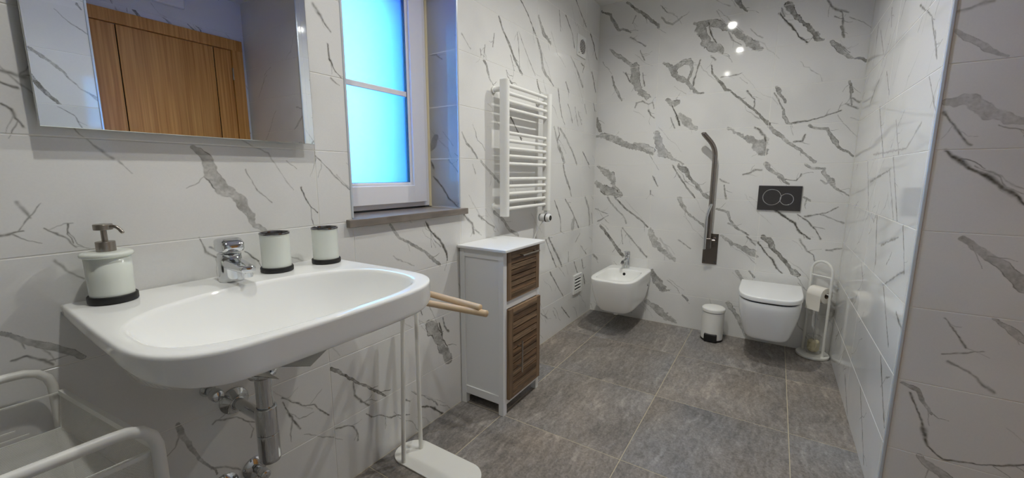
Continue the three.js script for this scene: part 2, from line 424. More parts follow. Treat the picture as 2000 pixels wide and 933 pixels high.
// white marble print with grey-brown veins; u0, v0, W, H in metres
function marble(u0, v0, W, H, ppm, veins, salt) {
  const w = Math.round(W * ppm), h = Math.round(H * ppm), D = new Float32Array(w * h);
  for (const v of withBranches(veins)) {
    const dark = v[0] / 100, pts = [];
    for (let i = 1; i < v.length; i += 3) pts.push([v[i] / 1000, v[i + 1] / 1000, v[i + 2] / 2000 * (v[i + 2] < 8 ? 1.3 : 1)]);
    const rm = Math.max(...pts.map((p) => p[2])), pad = rm * 2.4 + 0.012;
    const x0 = Math.max(0, Math.floor((Math.min(...pts.map((p) => p[0])) - pad - u0) * ppm)), x1 = Math.min(w - 1, Math.ceil((Math.max(...pts.map((p) => p[0])) + pad - u0) * ppm));
    const y0 = Math.max(0, Math.floor((Math.min(...pts.map((p) => p[1])) - pad - v0) * ppm)), y1 = Math.min(h - 1, Math.ceil((Math.max(...pts.map((p) => p[1])) + pad - v0) * ppm));
    const wide = rm > 0.0055, amp = wide ? 0.34 * rm + 0.0025 : 0.0045;
    for (let j = y0; j <= y1; j++) for (let i = x0; i <= x1; i++) {
      const bx = u0 + i / ppm, by = v0 + j / ppm;
      const px = bx + (fbm(bx * 42 + salt, by * 42, 3) - 0.5) * amp * 2, py = by + (fbm(bx * 42 + 40, by * 42 + salt, 3) - 0.5) * amp * 2;
      let q = 9;
      for (let k = 0; k + 1 < pts.length; k++) {
        const [ax, ay, ar] = pts[k], [cx, cy, cr] = pts[k + 1], ex = cx - ax, ey = cy - ay, L = ex * ex + ey * ey || 1e-9;
        const t = Math.min(1, Math.max(0, ((px - ax) * ex + (py - ay) * ey) / L)), r = ar + (cr - ar) * t;
        const dd = Math.hypot(px - ax - ex * t, py - ay - ey * t) / r; if (dd < q) q = dd;
      }
      if (q > 2.6) continue;
      let a;
      if (wide) {
        const m = fbm(bx * 150 + 3, by * 150 + salt, 2), fl = fbm(bx * 30 + 8, by * 30, 3);
        const fill = Math.min(1, Math.max(0, (1 - q) * 7));
        a = fill * dark * (0.6 + 0.5 * (m - 0.5) + 0.9 * (fl - 0.45));
        const rim = Math.exp(-(((q - 0.9) / 0.085) ** 2)) * Math.min(1.1, Math.max(0, fbm(bx * 24 + 90, by * 24 + salt, 3) * 3.4 - 1.15));
        const crack = Math.exp(-(((q - 0.2 - 0.75 * fl) / 0.055) ** 2)) * Math.min(1, Math.max(0.1, m * 2.4 - 0.7));
        a = Math.max(a, dark * 1.55 * rim, dark * 1.1 * crack);
      } else {
        const k = 0.62 + 0.9 * Math.max(0, fbm(bx * 26 + 7, by * 26 + salt, 2) - 0.35) * 2.2;      // the line swells and thins out
        a = dark * 1.4 * Math.exp(-(q / k) * (q / k) * 0.95) * (0.4 + 0.95 * fbm(bx * 110 + 11, by * 110 + salt, 2));
      }
      const n = j * w + i; if (a > D[n]) D[n] = a;
    }
  }
  return texture(w, h, (i, j) => {
    const x = u0 + i / ppm, y = v0 + j / ppm, a = Math.min(0.92, D[j * w + i]);
    const cloud = fbm(x * 3.1 + salt, y * 3.1 + 2 * salt, 3), fine = noise(x * 400, y * 400);
    const b = 1 - 0.07 * Math.max(0, cloud - 0.45) * 2 - 0.012 * fine;
    return [231 * b * (1 - a) + 70 * a, 230 * b * (1 - a) + 68 * a, 227 * b * (1 - a) + 61 * a];
  });
}
function hairlines(u0, v0, W, H, count, dark, bold = 0) {           // further veins, running down to the right like the measured ones
  const out = [];
  for (let k = 0; k < count + bold; k++) {
    const big = k >= count; let x = u0 + rnd() * W, y = v0 + rnd() * H; const n = 3 + Math.floor(rnd() * 4), step = (big ? 0.07 : 0.03) + 0.03 * rnd(), v = [big ? 45 + 25 * rnd() : dark * (0.5 + rnd())];
    for (let i = 0; i < n; i++) { v.push(x * 1000, y * 1000, big ? 4 + 22 * rnd() * rnd() : 2 + 2 * rnd()); x += step * (0.4 + 0.7 * rnd()); y -= step * (0.3 + 0.9 * rnd()); }
    out.push(v);
  }
  return out;
}
const tileMaterial = (map) => new THREE.MeshPhysicalMaterial({ map, roughness: 0.06, ior: 1.5, specularIntensity: 1 });

// ---------------------------------------------------------------- materials
const std = (color, roughness, metalness = 0, more = {}) => new THREE.MeshPhysicalMaterial({ color, roughness, metalness, ...more });
const M = {
  grout: std(0xe9e7e1, 0.85), floorGrout: std(0xbfb49c, 0.9), plaster: std(0xe9e7e2, 0.8), outside: std(0x8f99a6, 0.9),
  ceramic: std(0xf7f7f4, 0.05), ceramicMatt: std(0xf0f1f1, 0.16), chrome: std(0xd4d6d8, 0.07, 1), steel: std(0x8f8883, 0.26, 1), darkChrome: std(0x828184, 0.05, 1), brushed: std(0xa19a92, 0.33, 1),
  whitePaint: std(0xecebe6, 0.35), whiteMetal: std(0xe6e5df, 0.38), cabinetWhite: std(0xe7e8e8, 0.42), plastic: std(0xe9e9e6, 0.35), black: std(0x141312, 0.5), hole: std(0x0a0a0a, 0.9),
  trim: std(0xcfd6de, 0.28, 0.35), upvc: std(0xe6e4e6, 0.3), gasket: std(0x3a3d40, 0.6), seal: std(0xd9cdab, 0.7), enamel: std(0xdfe3da, 0.2), mirror: new THREE.MeshPhysicalMaterial({ color: 0xe8ecea, roughness: 0.0, metalness: 1 }),
  beech: std(0xd6bb98, 0.5), paper: std(0xeee9df, 0.95), brush: std(0xd8cfae, 0.95),
  frosted: new THREE.MeshPhysicalMaterial({ color: 0xffffff, roughness: 0.66, transmission: 1, thickness: 0.004, ior: 1.45 }),
  clear: new THREE.MeshPhysicalMaterial({ color: 0xffffff, roughness: 0.02, transmission: 1, thickness: 0, ior: 1.45 }),
};
const T = {
  leftA: tileMaterial(marble(0.05, 0, 1.52, 2.54, 780, [...VEINS.left, ...hairlines(0.05, 0, 1.5, 2.5, 46, 22)], 3)),
  leftB: tileMaterial(marble(1.55, 0, 1.8, 2.54, 700, [...VEINS.left, ...hairlines(1.55, 0, 1.8, 2.5, 40, 20)], 9)),
  far: tileMaterial(marble(0, 0, 1.72, 2.54, 780, [...VEINS.far, ...hairlines(0, 0, 1.7, 2.5, 60, 18)], 15)),
  right: tileMaterial(marble(1.77, 0, 1.58, 2.54, 640, [...VEINS.right, ...hairlines(1.77, 0, 1.58, 2.5, 60, 26)], 21)),
  pier: tileMaterial(marble(1.7, 0, 0.78, 2.54, 640, [...VEINS.pier, ...hairlines(1.7, 0, 0.78, 2.5, 14, 20)], 27)),
  reveal: tileMaterial(marble(-0.26, 0.9, 0.28, 1.3, 640, [...VEINS.reveal, ...hairlines(-0.26, 1, 0.26, 1.2, 6, 25)], 33)),
  other: tileMaterial(marble(0, 0, 2.256, 1.008, 440, hairlines(0, 0, 2.2, 1, 30, 30, 16), 39)),
};
const stone = texture(1400, 1400, (i, j) => {                  // grey-brown stone, 700 px per metre
  const x = i / 700, y = j / 700;
  const big = fbm(x * 3.2, y * 4.2, 4), warm = fbm(x * 2.1 + 30, y * 2.7 + 9, 3), s = fbm(x * 26 + 5, y * 90 + big * 7, 3), g = noise(x * 330, y * 330), f2 = fbm(x * 120, y * 150 + 4, 2);
  const streak = Math.max(0, fbm(x * 9 + 2, y * 30 + big * 5, 3) - 0.58) * 1.9;
  const b = 0.89 + 0.3 * (big - 0.5) + 0.26 * (s - 0.5) + 0.14 * (g - 0.5) + 0.22 * (f2 - 0.5) + 0.3 * streak, w = (warm - 0.5) * 0.13;
  return [Math.min(255, 147 * b * (1 + w)), Math.min(255, 141 * b * (1 + w * 0.35)), Math.min(255, 136 * b * (1 - w * 0.5))];
});
const stoneMaterial = new THREE.MeshPhysicalMaterial({ map: stone, roughness: 0.5, bumpMap: stone, bumpScale: 0.0005 });
const grain = (w, h, a, b, fx, fy, wave) => texture(w, h, (i, j) => {
  const x = i / w, y = j / h, q = fbm(x * 3, y * 3, 2) * wave, g = fbm(x * fx + q, y * fy + q * 0.3, 4), f = noise(x * fx * 7, y * fy * 2.5), t = Math.min(1, Math.max(0, 0.5 + (g - 0.5) * 1.9 + (f - 0.5) * 0.5));
  return a.map((v, k) => v + (b[k] - v) * t);
}, true, THREE.MirroredRepeatWrapping);
const doorWood = new THREE.MeshPhysicalMaterial({ map: grain(700, 700, [184, 122, 54], [226, 166, 90], 110, 1.6, 1.2), roughness: 0.35 });
const slatMap = grain(512, 512, [86, 68, 50], [152, 125, 97], 4, 130, 0.8);
const slatWood = new THREE.MeshPhysicalMaterial({ map: slatMap, roughness: 0.55 });
const slatWoods = [0xffffff, 0xe2d6c8, 0xcfc3b6].map((c) => new THREE.MeshPhysicalMaterial({ map: slatMap, color: c, roughness: 0.55 }));
const frameMap = grain(512, 512, [92, 73, 53], [150, 122, 94], 130, 4, 0.8);
const frameWood = new THREE.MeshPhysicalMaterial({ map: frameMap, roughness: 0.55 });
const sillMap = grain(512, 256, [112, 104, 98], [150, 140, 130], 4, 26, 5);
const sillMaterial = new THREE.MeshPhysicalMaterial({ map: sillMap, roughness: 0.3 });

// ---------------------------------------------------------------- room shell
// one glazed tile: flat face, chamfered rim, thickness into the wall. at(u, v, n) gives the place; uv in metres of the marble print
function tileGeometry(at, u0, u1, v0, v1, uvOf, g = 0.0013, c = 0.0009, deep = 0.006) {
  const loops = [[c + g, 0], [g, -c], [g, -deep]].map(([i, n]) => [[u0 + i, v0 + i], [u1 - i, v0 + i], [u1 - i, v1 - i], [u0 + i, v1 - i]].map(([u, v]) => [u, v, n]));
  const pos = [], uv = [], nor = [];
  const o = at(0, 0, 0), nv = at(0, 0, 1).sub(o), uu = at(1, 0, 0).sub(o), hand = uu.clone().cross(at(0, 1, 0).sub(o)).dot(nv) > 0;
  const quad = (a, b, d, e) => {
    const w = [a, b, d, e].map((q) => at(...q)), nn = w[1].clone().sub(w[0]).cross(w[3].clone().sub(w[0])).normalize(); if (!hand) nn.negate();
    for (const k of hand ? [0, 1, 2, 0, 2, 3] : [0, 2, 1, 0, 3, 2]) { pos.push(...w[k].toArray()); nor.push(nn.x, nn.y, nn.z); uv.push(...uvOf([a, b, d, e][k][0], [a, b, d, e][k][1])); }
  };
  quad(...loops[0]);
  for (let l = 0; l < 2; l++) for (let k = 0; k < 4; k++) { const m = (k + 1) % 4; quad(loops[l + 1][k], loops[l + 1][m], loops[l][m], loops[l][k]); }
  const geo = new THREE.BufferGeometry();
  geo.setAttribute('position', new THREE.Float32BufferAttribute(pos, 3)); geo.setAttribute('normal', new THREE.Float32BufferAttribute(nor, 3)); geo.setAttribute('uv', new THREE.Float32BufferAttribute(uv, 2));
  return geo;
}
function tiles(parent, at, us, vs, print, holes = [], name = 'wall_tile') {     // us, vs: joint lines; print(u) -> {material, u0, v0, W, H, shift}
  for (let a = 0; a + 1 < us.length; a++) for (let b = 0; b + 1 < vs.length; b++) {
    let rects = [[us[a], us[a + 1], vs[b], vs[b + 1]]];
    for (const [hx0, hx1, hy0, hy1] of holes) rects = rects.flatMap(([x0, x1, y0, y1]) => {
      if (x1 <= hx0 || x0 >= hx1 || y1 <= hy0 || y0 >= hy1) return [[x0, x1, y0, y1]];
      return [[x0, Math.min(x1, hx0), y0, y1], [Math.max(x0, hx1), x1, y0, y1], [Math.max(x0, hx0), Math.min(x1, hx1), y0, Math.min(y1, hy0)], [Math.max(x0, hx0), Math.min(x1, hx1), Math.max(y0, hy1), y1]];
    });
    for (const [x0, x1, y0, y1] of rects) {
      if (x1 - x0 < 0.012 || y1 - y0 < 0.012) continue;
      const q = print((x0 + x1) / 2, a, b), sx = q.sx ?? 0, sy = q.sy ?? 0;
      add(name, tileGeometry(at, x0, x1, y0, y1, (u, v) => [(u + sx - q.u0) / q.W, (v + sy - q.v0) / q.H], q.gap), q.m, parent);
    }
  }
}
const rows = (top = CEIL, from = 0) => { const r = [from]; for (let k = 1; ROW0 + k * ROW < top - 0.03; k++) if (ROW0 + k * ROW > from + 0.03) r.push(ROW0 + k * ROW); r.push(top); return r; };
const cols = (a, b, joint) => { const r = [a]; for (let x = joint - COL * 12; x < b - 0.03; x += COL) if (x > a + 0.03) r.push(x); r.push(b); return r; };
const anyPrint = (u, a, b) => ({ m: T.other, u0: 0, v0: 0, W: 2.256, H: 1.008, sx: ((a * 5 + b * 3) % 7) * 0.31, sy: ((a * 3 + b) % 4) * ROW * 1.0 + 0.04 * b });

// floor
{
  const f = structure('floor', box(BACK - 0.2, FAR + 0.2, -0.12, -0.0009, -0.5, DOORZ + 0.2, 0), M.floorGrout);
  const at = (u, v, n) => P3(u, n, v), xs = [], zs = [0, 0.25, 0.855, 1.46, 2.065, DOORZ];
  for (let x = 1.56 - 0.606 * 6; x < FAR; x += 0.606) xs.push(x); xs[0] = BACK; xs.push(FAR);
  for (let a = 0; a + 1 < xs.length; a++) for (let b = 0; b + 1 < zs.length; b++) {
    if (xs[a + 1] - xs[a] < 0.05) continue;
    let x0 = xs[a], x1 = xs[a + 1], z1 = zs[b + 1];
    if (zs[b] >= RIGHT && (x1 < NEAR || x0 > PIER)) continue;
    const ox = 0.12 + ((a * 7 + b * 3) % 5) * 0.27, oz = 0.1 + ((a * 3 + b * 5) % 5) * 0.26;
    add('floor_tile', tileGeometry(at, x0, x1, zs[b], z1, (u, v) => [(u - x0 + ox) / 2, (v - zs[b] + oz) / 2], 0.0016, 0.001), stoneMaterial, f);
  }
}
// left wall with the window opening, its outer leaf closer round the frame
const wl = structure('wall_left', [
  box(BACK - 0.2, WIN.x0, -0.1, CEIL, -0.24, -0.0009, 0), box(WIN.x1, FAR + 0.2, -0.1, CEIL, -0.24, -0.0009, 0), box(WIN.x0, WIN.x1, -0.1, WIN.y0 - 0.03, -0.24, -0.0009, 0), box(WIN.x0, WIN.x1, WIN.y1, CEIL, -0.24, -0.0009, 0),
], M.grout);
structure('wall_outside', [box(BACK - 0.2, 1.0, -0.1, CEIL, -0.54, -0.24, 0), box(1.5, FAR + 0.2, -0.1, CEIL, -0.54, -0.24, 0), box(1.0, 1.5, -0.1, 1.06, -0.54, -0.24, 0), box(1.0, 1.5, 2.07, CEIL, -0.54, -0.24, 0)], M.outside);
tiles(wl, (u, v, n) => P3(u, v, n), cols(BACK, FAR, 0.812), rows(), (u, a, b) => u < 0.05 ? anyPrint(u, a, b) : u < 1.56 ? { m: T.leftA, u0: 0.05, v0: 0, W: 1.52, H: 2.54 } : { m: T.leftB, u0: 1.55, v0: 0, W: 1.8, H: 2.54 }, [[WIN.x0, WIN.x1, WIN.y0 - 0.03, WIN.y1]]);
for (const [x, s] of [[WIN.x1, -1], [WIN.x0, 1]]) tiles(wl, (u, v, n) => P3(x + s * n, v, u), [-0.2, 0], rows(WIN.y1, WIN.y0 - 0.002), () => ({ m: T.reveal, u0: -0.26, v0: 0.9, W: 0.28, H: 1.3 }));
add('reveal_lining', box(WIN.x0, WIN.x1, WIN.y1 - 0.006, WIN.y1 + 0.002, -0.2, 0, 0), M.plaster, wl);
// far wall
const wf = structure('wall_far', box(FAR + 0.0009, FAR + 0.2, -0.1, CEIL, -0.5, RIGHT + 0.2, 0), M.grout);
tiles(wf, (u, v, n) => P3(FAR - n, v, u), cols(0, RIGHT, 0.4802), rows(), () => ({ m: T.far, u0: 0, v0: 0, W: 1.72, H: 2.54 }));
// right wall: a block whose end forms the pier beside the door niche
const wr = structure('wall_right', box(PIER + 0.0009, FAR + 0.2, -0.1, CEIL, RIGHT + 0.0009, DOORZ + 0.2, 0), M.grout);
tiles(wr, (u, v, n) => P3(u, v, RIGHT - n), cols(PIER, FAR, 2.575), rows(), () => ({ m: T.right, u0: 1.77, v0: 0, W: 1.58, H: 2.54 }));
tiles(wr, (u, v, n) => P3(PIER - n, v, u), [RIGHT, DOORZ], rows(), () => ({ m: T.pier, u0: 1.7, v0: 0, W: 0.78, H: 2.54 }));
// wall beside the camera, wall behind it, and the end of the door niche
const wn = structure('wall_near', box(BACK - 0.2, NEAR - 0.0009, -0.1, CEIL, RIGHT + 0.0009, DOORZ + 0.2, 0), M.grout);
tiles(wn, (u, v, n) => P3(u, v, RIGHT - n), cols(BACK, NEAR, 0.4), rows(), anyPrint);
tiles(wn, (u, v, n) => P3(NEAR + n, v, u), [RIGHT, DOORZ], rows(), anyPrint);
const wb = structure('wall_back', box(BACK - 0.2, BACK - 0.0009, -0.1, CEIL, -0.5, RIGHT + 0.2, 0), M.grout);
tiles(wb, (u, v, n) => P3(BACK + n, v, u), cols(0, RIGHT, 0.48), rows(), anyPrint);
const DOOR = { x0: 0.80, x1: 1.765, top: 2.235, face: 0.08 };
const wd = structure('wall_door', box(NEAR, PIER, -0.1, CEIL, DOORZ + 0.0009, DOORZ + 0.2, 0), M.grout);
tiles(wd, (u, v, n) => P3(u, v, DOORZ - n), cols(NEAR, PIER, 1.02), rows(), anyPrint, [[DOOR.x0, DOOR.x1, 0, DOOR.top]]);
structure('ceiling', box(BACK - 0.2, FAR + 0.2, CEIL, CEIL + 0.15, -0.5, DOORZ + 0.2, 0), M.plaster);
// corner profiles of the tiling
structure('trim_1', box(PIER - 0.0035, PIER + 0.007, 0, CEIL, RIGHT - 0.0035, RIGHT + 0.007, 0.003), M.trim);
structure('trim_2', box(NEAR - 0.007, NEAR + 0.0035, 0, CEIL, RIGHT - 0.0035, RIGHT + 0.007, 0.003), M.trim);
for (const x of [WIN.x0, WIN.x1]) structure(x === WIN.x0 ? 'trim_3' : 'trim_4', box(x - 0.005, x + 0.005, WIN.y0, WIN.y1, -0.004, 0.003, 0.0025), M.trim);

// ---------------------------------------------------------------- window
{
  const w = structure('window_1'), zf = -0.185, zs = -0.178;
  const ring = (x0, x1, y0, y1, t, z0, z1, r = 0.004) => [box(x0, x0 + t, y0, y1, z0, z1, r), box(x1 - t, x1, y0, y1, z0, z1, r), box(x0 + t - 0.004, x1 - t + 0.004, y0, y0 + t, z0, z1, r), box(x0 + t - 0.004, x1 - t + 0.004, y1 - t, y1, z0, z1, r)];
  add('window_frame', ring(WIN.x0 + 0.004, WIN.x1 - 0.012, WIN.y0 + 0.004, WIN.y1 - 0.008, 0.05, -0.24, zf - 0.008), M.upvc, w);
  add('window_sash', ring(WIN.x0 + 0.03, WIN.x1 - 0.043, 1.055, WIN.y1 - 0.035, 0.085, -0.232, zs), M.upvc, w);
  add('glazing_bead', ring(WIN.x0 + 0.113, WIN.x1 - 0.126, 1.138, WIN.y1 - 0.118, 0.016, -0.22, zs - 0.012, 0.006), M.upvc, w);
  add('gasket', ring(WIN.x0 + 0.1275, WIN.x1 - 0.1405, 1.1525, WIN.y1 - 0.1325, 0.0025, -0.22, zs - 0.016, 0), M.gasket, w);
  add('wall_joint_seal', box(WIN.x1 - 0.014, WIN.x1 + 0.002, WIN.y0, WIN.y1, -0.2, -0.19, 0.002), M.seal, w);
  add('glass_pane', box(WIN.x0 + 0.12, WIN.x1 - 0.133, 1.145, WIN.y1 - 0.125, -0.212, -0.206, 0), M.frosted, w);
  add('glazing_bar', box(WIN.x0 + 0.12, WIN.x1 - 0.133, 1.553, 1.577, -0.205, -0.197, 0.003), M.upvc, w);
  add('window_sill', metreUV(box(0.917, 1.6, 0.997, 1.026, -0.2, 0.021, 0.002)), sillMaterial, w);
}
// ---------------------------------------------------------------- door in the niche
{
  const d = structure('door_1'), z0 = DOORZ - 0.025, z1 = DOORZ + 0.01, { x0, x1, top, face } = DOOR;
  const uvw = (g, k = 1) => metreUV(g, k * 0.37, k * 0.21);
  add('door_frame', [uvw(box(x0, x0 + face, 0, top, z0, z1, 0.003)), uvw(box(x1 - face, x1, 0, top, z0, z1, 0.003), 2), uvw(box(x0, x1, top - face, top, z0 - 0.001, z1, 0.003), 3)], doorWood, d);
  const a = x0 + face + 0.003, b = x1 - face - 0.003, zl = DOORZ - 0.012, t = top - face - 0.003;
  const leaf = add('door_leaf', uvw(box(a, b, 0.006, t, zl + 0.005, z1, 0)), M.hole, d);
  for (const [p, q, k] of [[a, 1.003, 1], [1.009, 1.56, 2], [1.566, b, 3]]) add('leaf_panel', uvw(box(p, q, 0.006, t, zl, z1, 0.002), k), doorWood, leaf);
  for (const y of [0.25, 1.1, 1.93]) add('hinge', cyl(0.007, 0.007, 0.09, b + 0.003, y, zl - 0.006), M.brushed, d);
  add('door_handle', bentTube([P3(a + 0.06, 1.04, zl), P3(a + 0.06, 1.04, zl - 0.05), P3(a + 0.18, 1.04, zl - 0.05)], 0.009, 0.02), M.brushed, d);
}
tag(add('cover_box', box(1.0, 1.405, 2.362, 2.5, DOORZ - 0.028, DOORZ - 0.0005, 0.012), M.plastic), 'white rounded box on the tiled wall above the wooden door', 'cover box');

// ---------------------------------------------------------------- ceiling spotlights
[[2.35, 0.86, 'above the gap between toilet and cabinet', 4.1], [1.48, 0.86, 'above the open floor by the window', 3.1], [0.4, 0.64, 'above the washbasin', 2.6]].forEach(([x, z, where, power]) => {
  const s = thing('ceiling_spotlight', `round white ceiling spotlight ${where}`, 'spotlight', [x, CEIL, z], 'ceiling spotlights');
  add('trim_ring', lathe([[0.0195, -0.001], [0.024, -0.006], [0.036, -0.007], [0.042, -0.004], [0.043, 0]]), M.whitePaint, s);
  add('spot_lamp', new THREE.CylinderGeometry(0.02, 0.02, 0.002, 32).translate(0, -0.002, 0), new THREE.MeshStandardMaterial({ color: 0xffffff, emissive: 0xfff1e2, emissiveIntensity: 45 }), s);
  const l = new THREE.SpotLight(SPOT.color, power, 0, SPOT.angle, SPOT.penumbra, 2);
  l.position.set(x, CEIL - 0.012, z); l.target.position.set(x, 0, z); l.castShadow = true; l.shadow.radius = 1.2; l.name = 'spotlight_beam'; scene.add(l, l.target);
});

// ---------------------------------------------------------------- mirror
{
  const m = thing('wall_mirror', 'frameless rectangular mirror hung on the tiles over the washbasin', 'mirror', [0.497, 1.287, 0.002]); m.rotation.y = 0.006;
  add('mirror_back', box(-0.285, 0.285, 0.012, 0.79, 0.0005, 0.024, 0.002), M.gasket, m);
  add('mirror_glass', box(-0.3, 0.3, 0, 0.8, 0.0245, 0.03, 0.0018), M.mirror, m);
}
// ---------------------------------------------------------------- washbasin
{
  const b = thing('washbasin', 'wide white ceramic washbasin fixed to the wall under the mirror', 'washbasin', [0, 0, 0]);
  const N = 168, cx = 0.507, cz = 0.35, H = 0.905;
  const front = spline([[0.187, 0.002], [0.184, 0.15], [0.182, 0.33], [0.184, 0.43], [0.193, 0.48], [0.212, 0.522], [0.24, 0.552], [0.283, 0.572], [0.345, 0.579], [0.42, 0.582], [0.507, 0.583], [0.61, 0.581], [0.69, 0.575], [0.745, 0.562], [0.79, 0.536], [0.822, 0.5], [0.838, 0.455], [0.842, 0.35], [0.836, 0.19], [0.828, 0.002]], 260);
  const ro = polar(front, cx, cz, N), ri = polar(superDisc(0.505, 0.36, 0.29, 0.19, 0.192, 2.25, 3.3), cx, cz, N), mix = (a, c, k) => a + (c - a) * k;
  const ring = (f, y) => ro.map((o, i) => { const t = i / N * Math.PI * 2, r = f(ri[i], o); return [cx + Math.cos(t) * r, y, Math.max(0.001, cz + Math.sin(t) * r)]; });
  const rings = [[[0.503, 0.737, 0.25]]];
  for (const [k, y] of [[0.2, 0.741], [0.4, 0.758], [0.6, 0.784], [0.75, 0.808], [0.86, 0.834], [0.93, 0.862], [0.97, 0.884], [0.99, 0.896]]) rings.push(ri.map((i, n) => { const t = n / N * Math.PI * 2; return [cx + Math.cos(t) * i * k, y, cz - (1 - k) * 0.11 + Math.sin(t) * i * k]; }));
  rings.push(ring((i) => i + 0.001, 0.902), ring((i) => i + 0.006, 0.9046), ring((i) => i + 0.011, H), ring((i, o) => mix(i + 0.011, o - 0.012, 0.6), H + 0.0004), ring((i, o) => o - 0.011, H), ring((i, o) => o - 0.006, H - 0.0004), ring((i, o) => o - 0.0025, H - 0.0018), ring((i, o) => o - 0.0006, H - 0.0045), ring((i, o) => o, H - 0.0085));
  const lip = (z) => z < 0.38 ? 0.882 - 0.004 * z / 0.38 : z < 0.5 ? 0.878 - 0.018 * (z - 0.38) / 0.12 : 0.86 - 0.015 * Math.min(1, (z - 0.5) / 0.07);
  for (const d of [-0.008, 0, 0.003]) rings.push(ro.map((o, n) => { const t = n / N * Math.PI * 2, k = d > 0 ? 0.992 : 0.9985, z = Math.max(0.001, cz + Math.sin(t) * o * (Math.sin(t) < 0 ? 1 : k)); return [cx + Math.cos(t) * o * k, lip(z) - d, z]; }));
  for (const [f, yb, yf, keep] of [[0.95, 0.868, 0.837, 0.88], [0.86, 0.852, 0.823, 0.84], [0.72, 0.834, 0.798, 0.76], [0.52, 0.805, 0.764, 0.64], [0.3, 0.765, 0.728, 0.5], [0.12, 0.712, 0.7, 0.42]])
    rings.push(ro.map((o, n) => { const t = n / N * Math.PI * 2, s = Math.sin(t); const z = s < 0 ? cz + s * o * mix(f, 1, keep) : cz - (1 - f) * 0.15 + s * o * f; return [cx + Math.cos(t) * o * f, mix(yb, yf, Math.min(1, Math.max(0, z / 0.42))), Math.max(0.001, z)]; }));
  rings.push([[0.5, 0.677, 0.19]]);
  add('basin', loft(rings, true), M.ceramic, b);
  add('drain', lathe([[0.001, 0.004], [0.02, 0.004], [0.03, 0.002], [0.031, -0.002]], 0.503, 0.739, 0.25), M.chrome, b);
}
{ // single-lever tap
  const t = thing('basin_tap', 'chrome single-lever mixer tap on the washbasin', 'tap', [0.493, 0.9055, 0.088]);
  add('tap_body', lathe([[0.001, 0], [0.0288, 0], [0.0292, 0.003], [0.0284, 0.02], [0.0278, 0.05], [0.028, 0.0745], [0.001, 0.0745]]), M.chrome, t);
  const sq = (w, h, y, z, ea = 0.6, eb = 0.7) => { const r = []; for (let i = 0; i < 28; i++) { const a = i / 28 * 6.2832; r.push([Math.sign(Math.cos(a)) * Math.abs(Math.cos(a)) ** ea * w, y + Math.sign(Math.sin(a)) * Math.abs(Math.sin(a)) ** eb * h, z]); } return r; };
  add('spout', loft([...[0, 0.3, 0.6, 0.85, 0.96, 1].map((k) => sq(0.024 - 0.004 * k - (k > 0.9 ? 0.004 * (k - 0.9) * 10 : 0), 0.016 - 0.007 * k, 0.05 - 0.008 * k, 0.004 + 0.1 * k)), [[0, 0.042, 0.106]]]), M.chrome, t);
  add('aerator', cyl(0.0125, 0.013, 0.014, 0, 0.022, 0.09), M.chrome, t);
  add('lever', loft([[[0, 0.096, -0.0292]], sq(0.02, 0.016, 0.096, -0.029, 0.6, 0.4), sq(0.0255, 0.0192, 0.0965, -0.022, 0.55, 0.35), sq(0.0282, 0.0205, 0.0975, -0.006, 0.5, 0.35), sq(0.0285, 0.02, 0.0975, 0.01, 0.45, 0.4), sq(0.0278, 0.0185, 0.097, 0.02, 0.45, 0.45), sq(0.0265, 0.0155, 0.0955, 0.029, 0.45, 0.5), sq(0.0235, 0.0115, 0.0945, 0.0355, 0.5, 0.6), sq(0.017, 0.006, 0.094, 0.039, 0.6, 0.7), [[0, 0.094, 0.0395]]]), M.chrome, t);
  add('pop_up_knob', [cyl(0.0025, 0.0025, 0.09, 0, 0.0, -0.038), new THREE.SphereGeometry(0.006, 16, 10).translate(0, 0.092, -0.038)], M.chrome, t);
}
{ // soap pump
  const s = thing('soap_dispenser', 'white ceramic soap dispenser with steel pump and black base ring on the washbasin', 'soap dispenser', [0.261, 0.906, 0.066]);
  add('jar', lathe([[0.001, 0.004], [0.0375, 0.004], [0.0382, 0.008], [0.039, 0.05], [0.0398, 0.104], [0.001, 0.104]]), M.enamel, s);
  add('jar_lid', lathe([[0.001, 0.1145], [0.038, 0.114], [0.0435, 0.112], [0.0452, 0.1085], [0.0446, 0.1045], [0.0415, 0.1025], [0.039, 0.1025]]), M.enamel, s);
  add('base_ring', lathe([[0.037, 0.001], [0.0415, 0], [0.0432, 0.002], [0.0432, 0.0145], [0.042, 0.0165], [0.0392, 0.0165], [0.038, 0.015]]), M.black, s);
  add('pump_collar', lathe([[0.001, 0.1145], [0.0162, 0.1145], [0.0168, 0.1155], [0.0168, 0.135], [0.016, 0.136], [0.001, 0.136]]), M.brushed, s);
  add('pump_stem', cyl(0.0054, 0.0054, 0.034, 0, 0.134, 0), M.brushed, s);
  const h = add('pump_head', lathe([[0.001, 0.162], [0.0158, 0.162], [0.0165, 0.163], [0.0165, 0.173], [0.0158, 0.1745], [0.001, 0.175]]), M.brushed, s);
  add('nozzle', bentTube([P3(0.004, 0.1695, 0.006), P3(0.018, 0.1692, 0.02), P3(0.0245, 0.156, 0.0265)], 0.0036, 0.01), M.brushed, h);
}
